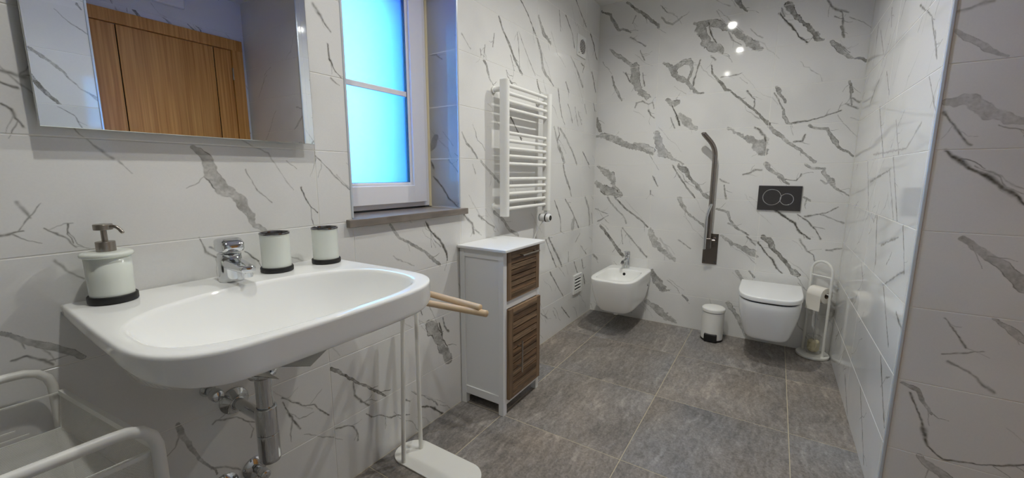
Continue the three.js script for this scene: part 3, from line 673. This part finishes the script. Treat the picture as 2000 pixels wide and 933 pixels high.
for (const [x, z, which] of [[0.62, 0.078, 'beside the basin tap'], [0.772, 0.09, 'near the window sill']]) {
  const c = thing('tumbler', `white ceramic tumbler with dark rim and black base, on the washbasin ${which}`, 'tumbler', [x, 0.906, z], 'tumblers on the washbasin');
  add('cup', lathe([[0.001, 0.004], [0.0378, 0.004], [0.0388, 0.008], [0.0388, 0.06], [0.0392, 0.112], [0.0372, 0.112], [0.0365, 0.06], [0.0355, 0.012], [0.001, 0.011]]), M.enamel, c);
  add('rim', lathe([[0.0366, 0.106], [0.0366, 0.1145], [0.0385, 0.1165], [0.0402, 0.1155], [0.0405, 0.111], [0.0394, 0.1105]]), M.darkChrome, c);
  add('base_ring', lathe([[0.037, 0.001], [0.0422, 0], [0.0438, 0.002], [0.0438, 0.0125], [0.0425, 0.0145], [0.039, 0.0145]]), M.black, c);
}
{ // bottle trap
  const t = thing('bottle_trap', 'chrome bottle trap hanging below the washbasin with pipe into the wall', 'bottle trap', [0.5, 0, 0.19]);
  add('tail_pipe', cyl(0.0205, 0.0205, 0.127, 0, 0.545, 0), M.chrome, t);
  add('drain_collar', lathe([[0.02, 0.65], [0.033, 0.654], [0.036, 0.66], [0.036, 0.673], [0.02, 0.673]]), M.chrome, t);
  add('trap_body', lathe([[0.0215, 0.565], [0.026, 0.565], [0.0275, 0.562], [0.0275, 0.488], [0.0265, 0.487]]), M.chrome, t);
  add('trap_cup', lathe([[0.0265, 0.486], [0.0275, 0.485], [0.0275, 0.415], [0.026, 0.405], [0.02, 0.401], [0.001, 0.4]]), M.chrome, t);
  add('wall_pipe', rod(P3(0, 0.525, -0.02), P3(0, 0.52, -0.189), 0.0165), M.chrome, t);
  add('wall_flange', axisZ(lathe([[0.017, 0.026], [0.02, 0.026], [0.024, 0.012], [0.038, 0.004], [0.04, 0]])).translate(0, 0.52, -0.189), M.chrome, t);
}
for (const [x, y, label, r] of [[0.437, 0.585, 'chrome angle valve on the wall behind the washbasin', 0.02], [0.536, 0.275, 'round chrome shut-off valve low on the wall under the bottle trap', 0.036], [0.452, 0.27, 'round chrome shut-off valve near the floor beside the trolley', 0.036]]) {
  const v = thing('shut_off_valve', label, 'valve', [x, y, 0]);
  add('valve_rose', axisZ(lathe([[0.012, 0.014], [r * 0.7, 0.011], [r, 0.004], [r, 0]])), M.chrome, v);
  add('valve_stem', rod(P3(0, 0, 0.005), P3(0, 0, 0.05), 0.011), M.chrome, v);
  add('valve_knob', axisZ(lathe([[0.001, 0.072], [0.012, 0.071], [0.0165, 0.067], [0.0175, 0.05], [0.0165, 0.046], [0.001, 0.046]])), M.chrome, v);
}
// ---------------------------------------------------------------- towel stand
{
  const t = thing('towel_stand', 'slim white towel stand with two wooden swing arms beside the washbasin', 'towel stand', [0, 0, 0]);
  const s = new THREE.Shape(), r = 0.08, z0 = 0.014, z1 = 0.435, xa = 1.034, xb = 1.196;
  s.moveTo(xa + r, -z0); s.lineTo(xb - r, -z0); s.absarc(xb - r, -z0 - r, r, Math.PI / 2, 0, true); s.lineTo(xb, -z1 + r); s.absarc(xb - r, -z1 + r, r, 0, -Math.PI / 2, true); s.lineTo(xa + r, -z1); s.absarc(xa + r, -z1 + r, r, -Math.PI / 2, -Math.PI, true); s.lineTo(xa, -z0 - r); s.absarc(xa + r, -z0 - r, r, Math.PI, Math.PI / 2, true);
  add('base_plate', new THREE.ExtrudeGeometry(s, { depth: 0.004, bevelEnabled: true, bevelSize: 0.001, bevelThickness: 0.001, bevelSegments: 2, curveSegments: 24 }).rotateX(-Math.PI / 2).translate(0, 0.001, 0), M.whiteMetal, t);
  for (const [x, zz, top, ex, ez] of [[1.045, 0.105, 0.705, 1.118, 0.485], [1.148, 0.101, 0.722, 1.117, 0.458]]) {
    add('post', rod(P3(x, 0.005, zz), P3(x + (x < 1.1 ? 0.03 : 0), top + 0.012, zz), 0.009), M.whiteMetal, t);
    const a = P3(x + (x < 1.1 ? 0.03 : 0), top, zz), e = P3(ex, top - 0.002, ez), k = a.clone().lerp(e, 0.2);
    const sleeve = add('arm_sleeve', rod(a, k, 0.0112), M.whiteMetal, t); sleeve.castShadow = true;
    add('wooden_arm', [rod(k, e, 0.0122, 24), new THREE.SphereGeometry(0.0122, 16, 10).scale(1, 1, 0.35).translate(e.x, e.y, e.z)], M.beech, t);
  }
}
// ---------------------------------------------------------------- mesh trolley
{
  const t = thing('mesh_trolley', 'white metal storage trolley with wire mesh baskets under the end of the washbasin', 'trolley', [0, 0, 0]);
  const at = (u, y, v) => P3(0.152 + 0.05 * v - u, y, 0.03 + 0.44 * v);       // u metres away from the open end, v from the wall (0) to the room (1)
  const W = 0.46;
  for (const v of [0.005, 1]) add('hoop_frame', bentTube([at(0, 0.06, v), at(0, 0.78, v), at(W, 0.78, v), at(W, 0.06, v)], v < 0.5 ? 0.0085 : 0.0095, 0.05), M.whiteMetal, t);
  const wire = (a, b, r = 0.0003) => { const d = b.clone().sub(a), g = new THREE.BoxGeometry(r * 2, d.length(), r * 2); g.applyQuaternion(new THREE.Quaternion().setFromUnitVectors(P3(0, 1, 0), d.normalize())); return g.translate((a.x + b.x) / 2, (a.y + b.y) / 2, (a.z + b.z) / 2); };
  for (const top of [0.722, 0.38]) {
    const bot = top - 0.075, bk = new THREE.Group(); bk.name = 'basket'; t.add(bk);
    const u0 = -0.008, u1 = W + 0.005;
    const f0 = at(u0 + 0.012, bot, 0.06), f1 = at(u1, bot, 0.06), f2 = at(u1, bot, 0.95), f3 = at(u0 + 0.012, bot, 0.95), r0 = at(u0, top, 0.03), r1 = at(u1, top, 0.03), r2 = at(u1, top, 0.97), r3 = at(u0, top, 0.97);
    add('basket_rim', [wire(r0, r3, 0.005), wire(r1, r2, 0.005), wire(r0, r1, 0.0016), wire(r3, r2, 0.004), wire(f0, f1, 0.0018), wire(r0, f0, 0.0018), wire(r1, f1, 0.0018), wire(f0, f3, 0.0014), wire(r3, f3, 0.0018)], M.whiteMetal, bk);
    add('back_wire', [wire(r0.clone().lerp(f0, 0.62).lerp(f1, 0.14), r1.clone().lerp(f1, 0.62), 0.0016), wire(r0.clone().lerp(f0, 0.85).lerp(f1, 0.1), r1.clone().lerp(f1, 0.85), 0.0014)], M.whiteMetal, bk);
    const g = [], cross = (A, B, C, D, n, m) => {              // slanting wires over the patch A-B-C-D, both ways
      const p = (s, q) => A.clone().lerp(B, s).lerp(D.clone().lerp(C, s), q);
      for (let i = -m; i < n; i++) { const s0 = Math.max(0, i / n), q0 = s0 > i / n ? (s0 * n - i) / m : 0, q1 = Math.min(1, (n - i) / m), s1 = (i + q1 * m) / n; if (q1 > q0) { g.push(wire(p(s0, q0), p(s1, q1))); g.push(wire(p(1 - s0, q0), p(1 - s1, q1))); } }
    };
    cross(f0, f1, f2, f3, 90, 84); cross(r0, f0, f3, r3, 15, 84); cross(r3, f3, f2, r2, 15, 90);
    const mesh = add('wire_mesh', g, M.whiteMetal, bk); mesh.userData.kind = 'stuff';
  }
  for (const [u, v] of [[0, 0.005], [W, 0.005], [0, 1], [W, 1]]) { const p = at(u, 0, v); add('caster', [rod(P3(p.x - 0.009, 0.028, p.z), P3(p.x + 0.009, 0.028, p.z), 0.0275, 24), rod(P3(p.x, 0.028, p.z), P3(p.x, 0.065, p.z), 0.006)], M.black, t); }
}
// ---------------------------------------------------------------- cabinet
{
  const c = thing('bathroom_cabinet', 'narrow white cabinet with brown slatted drawer and door below the towel radiator', 'cabinet', [1.545, 0, 0.004]);
  const W = 0.352, D = 0.266;
  add('cabinet_top', box(-0.016, W + 0.016, 0.832, 0.847, -0.003, D + 0.024, 0.004), M.cabinetWhite, c);
  for (const [x, z] of [[0, 0], [W - 0.03, 0], [0, D - 0.03], [W - 0.03, D - 0.03]]) add('leg', box(x, x + 0.03, 0, 0.832, z, z + 0.03, 0.002), M.cabinetWhite, c);
  for (const s of [0, 1]) {
    const x0 = s ? W - 0.018 : 0.002, x1 = s ? W - 0.002 : 0.018;
    add('side_panel', box(s ? W - 0.015 : 0.008, s ? W - 0.008 : 0.015, 0.06, 0.83, 0.02, D - 0.02, 0), M.cabinetWhite, c);
    add('side_rail', box(x0, x1, 0.79, 0.832, 0.025, D - 0.025, 0.0015), M.cabinetWhite, c);
    add('side_rail', box(x0, x1, 0.058, 0.1, 0.025, D - 0.025, 0.0015), M.cabinetWhite, c);
  }
  add('back_panel', box(0.015, W - 0.015, 0.06, 0.83, 0.006, 0.012, 0), M.cabinetWhite, c);
  add('bottom_board', box(0.015, W - 0.015, 0.062, 0.078, 0.012, D - 0.016, 0), M.cabinetWhite, c);
  add('front_rail', box(0.02, W - 0.02, 0.548, 0.586, D - 0.022, D - 0.002, 0.0015), M.cabinetWhite, c);
  add('front_rail', box(0.02, W - 0.02, 0.052, 0.082, D - 0.022, D - 0.002, 0.0015), M.cabinetWhite, c);
  const front = (name, x0, x1, y0, y1, z, n, f, list) => {
    const g = add(name, box(x0 + 0.008, x1 - 0.008, y0 + 0.008, y1 - 0.008, z - 0.014, z - 0.011, 0), M.hole, c);
    for (const q of [[x0, x0 + f, y0, y1], [x1 - f, x1, y0, y1]]) add('stile', metreUV(box(q[0], q[1], q[2], q[3], z - 0.016, z, 0.0015), rnd(), rnd()), frameWood, g);
    for (const q of [[y0, y0 + f], [y1 - f, y1]]) add('rail', metreUV(box(x0 + f, x1 - f, q[0], q[1], z - 0.016, z, 0.0015), rnd(), rnd()), slatWood, g);
    const h = (y1 - y0 - 2 * f) / n;
    for (let k = 0; k < n; k++) {
      const yb = y0 + f + k * h, s = metreUV(box(x0 + f - 0.002, x1 - f + 0.002, yb + 0.0022, yb + h - 0.0022, -0.0045, 0.0045, 0.0012), rnd(), rnd());
      s.translate(0, -(yb + h / 2), 0).rotateX(-0.06).translate(0, yb + h / 2, z - 0.006);
      add('slat', s, slatWoods[list[k % list.length]], g);
    }
    return g;
  };
  const dr = front('drawer_front', 0.031, W - 0.012, 0.588, 0.826, D + 0.004, 6, 0.034, [1, 0, 1, 2, 0, 1]);
  add('handle', [bentTube([P3(0.145, 0.801, D), P3(0.145, 0.801, D + 0.03)], 0.003, 0.01), bentTube([P3(0.275, 0.801, D), P3(0.275, 0.801, D + 0.03)], 0.003, 0.01), rod(P3(0.128, 0.801, D + 0.03), P3(0.292, 0.801, D + 0.03), 0.0045)], M.brushed, dr);
  const dd = front('door_front', 0.031, W - 0.012, 0.078, 0.546, D + 0.014, 11, 0.036, [0, 1, 0, 2, 0, 1, 1]);
  add('handle', [rod(P3(0.108, 0.235, D + 0.01), P3(0.108, 0.235, D + 0.042), 0.003), rod(P3(0.108, 0.34, D + 0.01), P3(0.108, 0.34, D + 0.042), 0.003), rod(P3(0.108, 0.205, D + 0.042), P3(0.108, 0.37, D + 0.042), 0.0045)], M.brushed, dd);
}
// ---------------------------------------------------------------- towel radiator
{
  const r = thing('towel_radiator', 'white ladder towel radiator with electric thermostat on the wall by the window', 'radiator', [0, 0, 0]);
  for (const x of [1.832, 2.312]) {
    const s = new THREE.Shape(); s.moveTo(-0.017, 0.02); s.lineTo(-0.017, -0.008); s.absarc(0, -0.008, 0.017, Math.PI, 2 * Math.PI, false); s.lineTo(0.017, 0.02); s.lineTo(-0.017, 0.02);
    add('upright', new THREE.ExtrudeGeometry(s, { depth: 0.716, bevelEnabled: true, bevelSize: 0.001, bevelThickness: 0.001, bevelSegments: 2, curveSegments: 12 }).rotateX(-Math.PI / 2).translate(x + 0.017, 0.966, 0.075), M.whitePaint, r);
  }
  for (const y of [1.661, 1.62, 1.579, 1.538, 1.414, 1.373, 1.332, 1.291, 1.25, 1.168, 1.127, 1.086, 1.045, 1.004]) add('bar', rod(P3(1.845, y, 0.07), P3(2.33, y, 0.07), 0.0105), M.whitePaint, r);
  for (const x of [1.849, 2.329]) for (const y of [1.637, 1.016]) add('wall_bracket', [rod(P3(x, y, 0), P3(x, y, 0.062), 0.0125), cyl(0.02, 0.02, 0.008, 0, 0, 0).rotateX(Math.PI / 2).translate(x, y, 0.001)], M.whitePaint, r);
  const th = add('thermostat', [axisZ(lathe([[0.001, 0.082], [0.02, 0.082], [0.024, 0.079], [0.026, 0.07], [0.0265, 0.02], [0.024, 0.006], [0.001, 0.004]])).translate(2.322, 0.918, 0.028), rod(P3(2.329, 0.935, 0.07), P3(2.329, 0.97, 0.07), 0.011)], M.plastic, r);
  add('dial', axisZ(lathe([[0.001, 0.0845], [0.014, 0.0845], [0.0165, 0.083], [0.0165, 0.08]])).translate(2.322, 0.918, 0.028), M.black, th);
  add('dial_ring', axisZ(lathe([[0.0262, 0.05], [0.0272, 0.05], [0.0272, 0.058], [0.0262, 0.058]])).translate(2.322, 0.918, 0.028), M.black, th);
  add('power_cable', new THREE.TubeGeometry(new THREE.CatmullRomCurve3([P3(2.318, 0.895, 0.06), P3(2.3, 0.84, 0.03), P3(2.27, 0.74, 0.008), P3(2.25, 0.66, 0.008), P3(2.23, 0.6, 0.012), P3(2.2, 0.5, 0.007), P3(2.22, 0.4, 0.006), P3(2.24, 0.33, 0.006), P3(2.22, 0.22, 0.006)]), 80, 0.0032, 8), M.plastic, th);
}
// ---------------------------------------------------------------- vents
{
  const v = thing('round_vent', 'square white vent cover with a round grille high on the wall', 'vent', [2.98, 2.135, 0]);
  add('cover', box(-0.075, 0.075, -0.075, 0.075, 0.0005, 0.009, 0.003), M.plastic, v);
  add('opening', axisZ(cyl(0.05, 0.05, 0.001, 0, 0, 0)).translate(0.012, 0, 0.0095), M.hole, v);
  for (let k = -4; k <= 4; k++) { const h = Math.sqrt(0.05 ** 2 - (k * 0.0105) ** 2); add('slat', box(0.012 - h, 0.012 + h, k * 0.0105 - 0.002, k * 0.0105 + 0.002, 0.009, 0.013, 0.001), M.plastic, v); }
  add('screw', axisZ(cyl(0.004, 0.004, 0.002, 0, 0, 0)).translate(-0.055, -0.055, 0.01), M.brushed, v);
}
{
  const v = thing('louvre_vent', 'small white louvred vent low on the wall beside the bidet', 'vent', [3.02, 0.312, 0]);
  add('frame', [box(-0.08, -0.062, -0.078, 0.078, 0.0005, 0.014, 0.002), box(0.062, 0.08, -0.078, 0.078, 0.0005, 0.014, 0.002), box(-0.062, 0.062, 0.062, 0.078, 0.0005, 0.014, 0.002), box(-0.062, 0.062, -0.078, -0.062, 0.0005, 0.014, 0.002)], M.plastic, v);
  add('opening', box(-0.064, 0.064, -0.064, 0.064, 0.0006, 0.002, 0), M.hole, v);
  for (let k = 0; k < 5; k++) add('louvre', box(-0.063, 0.063, -0.0065, 0.0065, -0.0015, 0.0015, 0.0006).rotateX(-0.35).translate(0, 0.052 - k * 0.026, 0.0095), M.plastic, v);
}
// ---------------------------------------------------------------- bidet
function pan(cx, half, front, exp, N = 120) {                // outline from the wall (x = FAR) into the room; returns (k, inset) -> points (x, z)
  return (fr, hw, e = exp) => {
    const pts = [], xm = FAR - fr * 0.45;
    for (let i = 0; i < N; i++) {
      const t = i / N * Math.PI * 2, c = Math.cos(t), s = Math.sin(t);
      const ex = c < 0 ? e : 14, ax = c < 0 ? xm - (FAR - fr) : FAR - xm;
      pts.push([xm + Math.sign(c) * Math.abs(c) ** (2 / ex) * ax, cx + Math.sign(s) * Math.abs(s) ** (2 / (c < 0 ? e : 14)) * hw]);
    }
    return pts;
  };
}
{
  const b = thing('bidet', 'white wall-hung square bidet in the corner', 'bidet', [0, 0, 0]);
  const o = pan(0.352, 0.172, 0.57, 4.2), at = (fr, hw, y, e, back = 0) => o(fr, hw, e).map(([x, z]) => [Math.min(x, FAR - 0.001 - back), typeof y === 'function' ? y(x) : y, z]);
  const H = 0.436, inner = (k, y) => superDisc(0.352, 0, 1, 1, 1, 5, 5, 120).map(([c, s]) => [FAR - 0.315 + (c - 0.352) * -0.195 * k, y, 0.352 + s * 0.135 * k]);
  // outer and inner surfaces meet in a rounded rim
  const ang = (pts, cx, cz) => pts.map((p) => [Math.atan2(p[2] - cz, p[0] - cx), p]).sort((a, c) => a[0] - c[0]).map((q) => q[1]);
  const C = [FAR - 0.3, 0.352], rr = (pts, y) => polar(pts.map((p) => [p[0], p[2]]), C[0], C[1], 120).map((r, i) => { const t = i / 120 * Math.PI * 2; return [C[0] + Math.cos(t) * r, typeof y === 'function' ? y(C[0] + Math.cos(t) * r) : y, C[1] + Math.sin(t) * r]; });
  const rings = [[[FAR - 0.3, 0.3, 0.352]]];
  for (const [k, y] of [[0.3, 0.302], [0.62, 0.312], [0.84, 0.335], [0.94, 0.37], [0.975, 0.41], [0.99, 0.427], [1.01, 0.4335], [1.04, H]]) rings.push(rr(inner(k, y), y));
  for (const [fr, hw, y, e] of [[0.565, 0.166, H, 4.2], [0.57, 0.171, H - 0.003, 4.2], [0.572, 0.173, H - 0.01, 4.2], [0.566, 0.171, H - 0.05, 4], [0.546, 0.161, 0.32, 4.2], [0.518, 0.149, 0.255, 4.3], [0.494, 0.139, 0.21, 4.3], [0.474, 0.13, 0.182, 4.2], [0.45, 0.118, 0.166, 4], [0.38, 0.095, 0.159, 3], [0.28, 0.07, 0.155, 2.8]]) rings.push(rr(at(fr, hw, y, e), y));
  rings.push([[FAR - 0.12, 0.145, 0.352]]);
  add('bowl', loft(rings, true), M.ceramic, b);
  add('overflow_hole', rod(P3(FAR - 0.118, 0.397, 0.333), P3(FAR - 0.1315, 0.3965, 0.333), 0.011), M.hole, b);
  add('side_fixing_cap', rod(P3(FAR - 0.09, 0.33, 0.352 + 0.16), P3(FAR - 0.09, 0.33, 0.352 + 0.171), 0.014), M.chrome, b);
  add('drain_nut', cyl(0.016, 0.018, 0.03, FAR - 0.36, 0.128, 0.352), M.plastic, b);
}
{
  const t = thing('bidet_tap', 'small chrome mixer tap on the bidet', 'tap', [FAR - 0.062, 0.4365, 0.333]);
  add('tap_body', lathe([[0.001, 0], [0.0225, 0], [0.0225, 0.004], [0.021, 0.03], [0.0205, 0.07], [0.0215, 0.1], [0.001, 0.1]]), M.chrome, t);
  add('lever', [lathe([[0.001, 0.103], [0.022, 0.103], [0.0225, 0.11], [0.0215, 0.132], [0.018, 0.139], [0.001, 0.14]]), box(-0.075, 0, 0.131, 0.14, -0.011, 0.011, 0.004).rotateZ(-0.08)], M.chrome, t);
  add('spout', rod(P3(0, 0.07, 0), P3(-0.085, 0.062, -0.012), 0.0155, 24, 0.0125), M.chrome, t);
  add('nozzle', rod(P3(-0.082, 0.064, -0.011), P3(-0.096, 0.05, -0.013), 0.012), M.darkChrome, t);
}
// ---------------------------------------------------------------- toilet
{
  const b = thing('toilet', 'white wall-hung toilet with closed lid under the chrome flush plate', 'toilet', [0, 0, 0]);
  const o = pan(1.338, 0.18, 0.52, 3);
  const rg = (fr, hw, y, e, back = 0) => o(fr, hw, e).map(([x, z]) => [Math.min(x, FAR - 0.001 - back), y, z]);
  const rings = [[[FAR - 0.2, 0.416, 1.338]]];
  for (const a of [[0.48, 0.165, 0.416, 3.2], [0.496, 0.17, 0.4155, 3.2], [0.5, 0.173, 0.411, 3.2], [0.5, 0.173, 0.38, 3.2], [0.488, 0.169, 0.33, 3.1], [0.47, 0.159, 0.28, 3.5], [0.449, 0.146, 0.23, 3.8], [0.434, 0.137, 0.195, 4], [0.426, 0.132, 0.176, 4], [0.416, 0.126, 0.163, 4], [0.395, 0.113, 0.1555, 4], [0.28, 0.08, 0.153, 3.4]]) rings.push(rg(...a));
  rings.push([[FAR - 0.12, 0.149, 1.338]]);
  add('bowl', loft(rings, true), M.ceramicMatt, b);
  const lid = (y0, y1, g) => loft([[[FAR - 0.25, y0, 1.338]], rg(0.485 - g, 0.17 - g, y0, 3.2, 0.05), rg(0.502 - g, 0.176 - g, y0 + 0.001, 3.2, 0.045), rg(0.505 - g, 0.178 - g, y0 + 0.004, 3.2, 0.043), rg(0.505 - g, 0.178 - g, y1 - 0.007, 3.2, 0.043), rg(0.502 - g, 0.176 - g, y1 - 0.002, 3.2, 0.045), rg(0.494 - g, 0.171 - g, y1, 3.2, 0.05), [[FAR - 0.25, y1 + 0.001, 1.338]]], false);
  add('seat', lid(0.418, 0.4235, 0.012), M.gasket, b);
  add('lid', lid(0.4255, 0.456, 0), M.ceramicMatt, b);
  add('underside_cap', cyl(0.015, 0.017, 0.012, FAR - 0.33, 0.146, 1.32), M.plastic, b);
}
{
  const f = thing('flush_plate', 'chrome flush plate with two round buttons above the toilet', 'flush plate', [FAR, 1.038, 1.336]);
  add('plate', box(-0.011, -0.0005, -0.084, 0.084, -0.125, 0.125, 0.002), M.darkChrome, f);
  const face = (r, z, y) => new THREE.TorusGeometry(r, 0.0022, 10, 48).rotateY(Math.PI / 2).translate(-0.0115, y, z);
  add('large_button', rod(P3(-0.01, 0.006, -0.043), P3(-0.0122, 0.006, -0.043), 0.051, 48), M.darkChrome, f);
  add('large_button_ring', face(0.053, -0.043, 0.006), M.chrome, f);
  add('small_button', rod(P3(-0.01, -0.006, 0.043), P3(-0.0122, -0.006, 0.043), 0.036, 48), M.darkChrome, f);
  add('small_button_ring', face(0.038, 0.043, -0.006), M.chrome, f);
}
// ---------------------------------------------------------------- fold-up grab rail
{
  const g = thing('grab_rail', 'steel fold-up grab rail raised against the wall between bidet and toilet', 'grab rail', [0, 0, 0]);
  add('wall_plate', box(FAR - 0.006, FAR - 0.0004, 0.532, 0.762, 0.886, 0.986, 0.001), M.steel, g);
  add('rail', bentTube([P3(FAR - 0.055, 0.66, 0.925), P3(FAR - 0.07, 1.385, 0.928), P3(FAR - 0.09, 1.485, 0.845)], 0.0165, 0.07, 20, false), M.steel, g);
  add('rail_end_cap', new THREE.SphereGeometry(0.0165, 20, 12).scale(1, 0.6, 1).translate(FAR - 0.09, 1.485, 0.845), M.steel, g);
  add('support_loop', bentTube([P3(FAR - 0.08, 0.66, 0.905), P3(FAR - 0.088, 0.9, 0.905), P3(FAR - 0.072, 0.98, 0.928)], 0.0105, 0.06), M.chrome, g);
  add('hinge', [box(FAR - 0.085, FAR - 0.005, 0.66, 0.735, 0.902, 0.948, 0.004), rod(P3(FAR - 0.045, 0.715, 0.9), P3(FAR - 0.045, 0.715, 0.968), 0.013)], M.steel, g);
  for (const [y, z] of [[0.745, 0.972], [0.55, 0.9], [0.55, 0.972], [0.69, 0.972]]) add('bolt', rod(P3(FAR - 0.005, y, z), P3(FAR - 0.009, y, z), 0.006), M.gasket, g);
}
// ---------------------------------------------------------------- pedal bin
{
  const b = thing('pedal_bin', 'small white round pedal bin with black pedal beside the toilet', 'pedal bin', [3.195, 0, 1.006]);
  add('body', lathe([[0.001, 0.012], [0.071, 0.012], [0.0715, 0.014], [0.074, 0.212], [0.073, 0.214], [0.001, 0.214]]), M.whitePaint, b);
  add('base_ring', lathe([[0.001, 0], [0.072, 0], [0.0745, 0.002], [0.0745, 0.011], [0.0725, 0.013], [0.001, 0.013]]), M.black, b);
  add('lid_seam', lathe([[0.06, 0.213], [0.0735, 0.213], [0.0735, 0.218], [0.06, 0.218]]), M.gasket, b);
  add('lid', lathe([[0.0765, 0.217], [0.078, 0.219], [0.078, 0.235], [0.0765, 0.24], [0.07, 0.246], [0.05, 0.251], [0.02, 0.2535], [0.001, 0.254]]), M.whitePaint, b);
  add('pedal', box(-0.042, 0.042, 0.004, 0.06, 0.055, 0.083, 0.006).rotateY(-Math.PI / 2 - 0.02), M.black, b);
  add('lid_hinge', box(-0.02, 0.02, 0.2, 0.235, -0.085, -0.07, 0.003).rotateY(-Math.PI / 2 - 0.12), M.plastic, b);
}
// ---------------------------------------------------------------- toilet paper stand, roll and brush
{
  const cx = 3.258, cz = 1.611, ux = -0.66, uz = 0.75, hs = 0.068;     // the hoop stands across the corner
  const s = thing('paper_stand', 'white metal toilet paper stand with hoop handle in the corner beside the toilet', 'paper stand', [cx, 0, cz]);
  const at = (k, y, off = 0) => P3(ux * k - uz * off, y, uz * k + ux * off);
  add('base', lathe([[0.001, 0], [0.089, 0], [0.093, 0.004], [0.093, 0.015], [0.089, 0.02], [0.001, 0.021]]), M.whiteMetal, s);
  const arc = [at(-hs, 0.02), at(-hs, 0.575)]; for (let i = 0; i <= 12; i++) { const a = Math.PI * (1 - i / 12); arc.push(at(Math.cos(a) * hs, 0.575 + Math.sin(a) * hs)); } arc.push(at(hs, 0.575), at(hs, 0.02));
  const path = new THREE.CurvePath(); for (let i = 0; i + 1 < arc.length; i++) if (arc[i].distanceTo(arc[i + 1]) > 1e-4) path.add(new THREE.LineCurve3(arc[i], arc[i + 1]));
  add('hoop', new THREE.TubeGeometry(path, 160, 0.0078, 14), M.whiteMetal, s);
  add('crossbar', rod(at(-hs, 0.545), at(hs, 0.545), 0.0045), M.whiteMetal, s);
  add('roll_arm', [rod(at(-0.055, 0.435), at(hs, 0.435), 0.005), bentTube([at(-hs, 0.54), at(-0.075, 0.49, 0.0), at(-0.055, 0.435)], 0.0035, 0.03)], M.whiteMetal, s);
  const r = thing('toilet_roll', 'white toilet paper roll with a loose end on the paper stand', 'toilet roll', [cx, 0.424, cz]);
  const q = new THREE.Quaternion().setFromUnitVectors(P3(0, 1, 0), P3(ux, 0, uz).normalize());
  const roll = lathe([[0.019, -0.048], [0.05, -0.048], [0.0515, -0.0465], [0.0515, 0.0465], [0.05, 0.048], [0.019, 0.048]]).applyQuaternion(q);
  add('paper', roll, M.paper, r);
  add('core', lathe([[0.0185, -0.0475], [0.0195, -0.0475], [0.0195, 0.0475], [0.0185, 0.0475], [0.0185, -0.0475]]).applyQuaternion(q), std(0x8a7866, 0.9), r);
  const sg = new THREE.PlaneGeometry(0.094, 0.1, 1, 12), sp = sg.attributes.position;
  for (let i = 0; i < sp.count; i++) { const k = sp.getX(i), y = sp.getY(i) - 0.05, o = 0.0525 + 0.003 * Math.sin(y * 30), p = at(k, y, o); sp.setXYZ(i, p.x, p.y, p.z); }
  sg.computeVertexNormals();
  const back = sg.clone().translate(uz * 0.0012, 0, -ux * 0.0012);
  add('loose_end', [sg, back], M.paper, r);
  const b = thing('toilet_brush', 'toilet brush in a clear glass cup standing on the paper stand base', 'toilet brush', [cx - 0.004, 0.0212, cz]);
  add('glass_cup', lathe([[0.001, 0.0], [0.036, 0.0], [0.038, 0.003], [0.04, 0.118], [0.0385, 0.118], [0.0365, 0.006], [0.001, 0.005]]), M.clear, b);
  add('cup_rim', new THREE.TorusGeometry(0.0395, 0.0014, 8, 40).rotateX(Math.PI / 2).translate(0, 0.118, 0), M.chrome, b);
  const bh = []; bh.push(lathe([[0.001, 0.012], [0.024, 0.014], [0.032, 0.03], [0.033, 0.075], [0.026, 0.088], [0.001, 0.09]], 0, 0, 0, 24));
  for (let i = 0; i < 160; i++) { const a = i * 2.39996, y = 0.018 + 0.066 * i / 160, r1 = 0.0355 - (y > 0.075 ? 0.004 : 0); bh.push(rod(P3(Math.cos(a) * 0.02, y, Math.sin(a) * 0.02), P3(Math.cos(a) * r1, y + 0.002, Math.sin(a) * r1), 0.0012, 5)); }
  add('brush_head', bh, M.brush, b);
  add('handle', lathe([[0.001, 0.088], [0.005, 0.088], [0.0045, 0.2], [0.0055, 0.27], [0.006, 0.29], [0.001, 0.293]], 0, 0, 0, 20), M.chrome, b);
}
renderer.render(scene, camera);
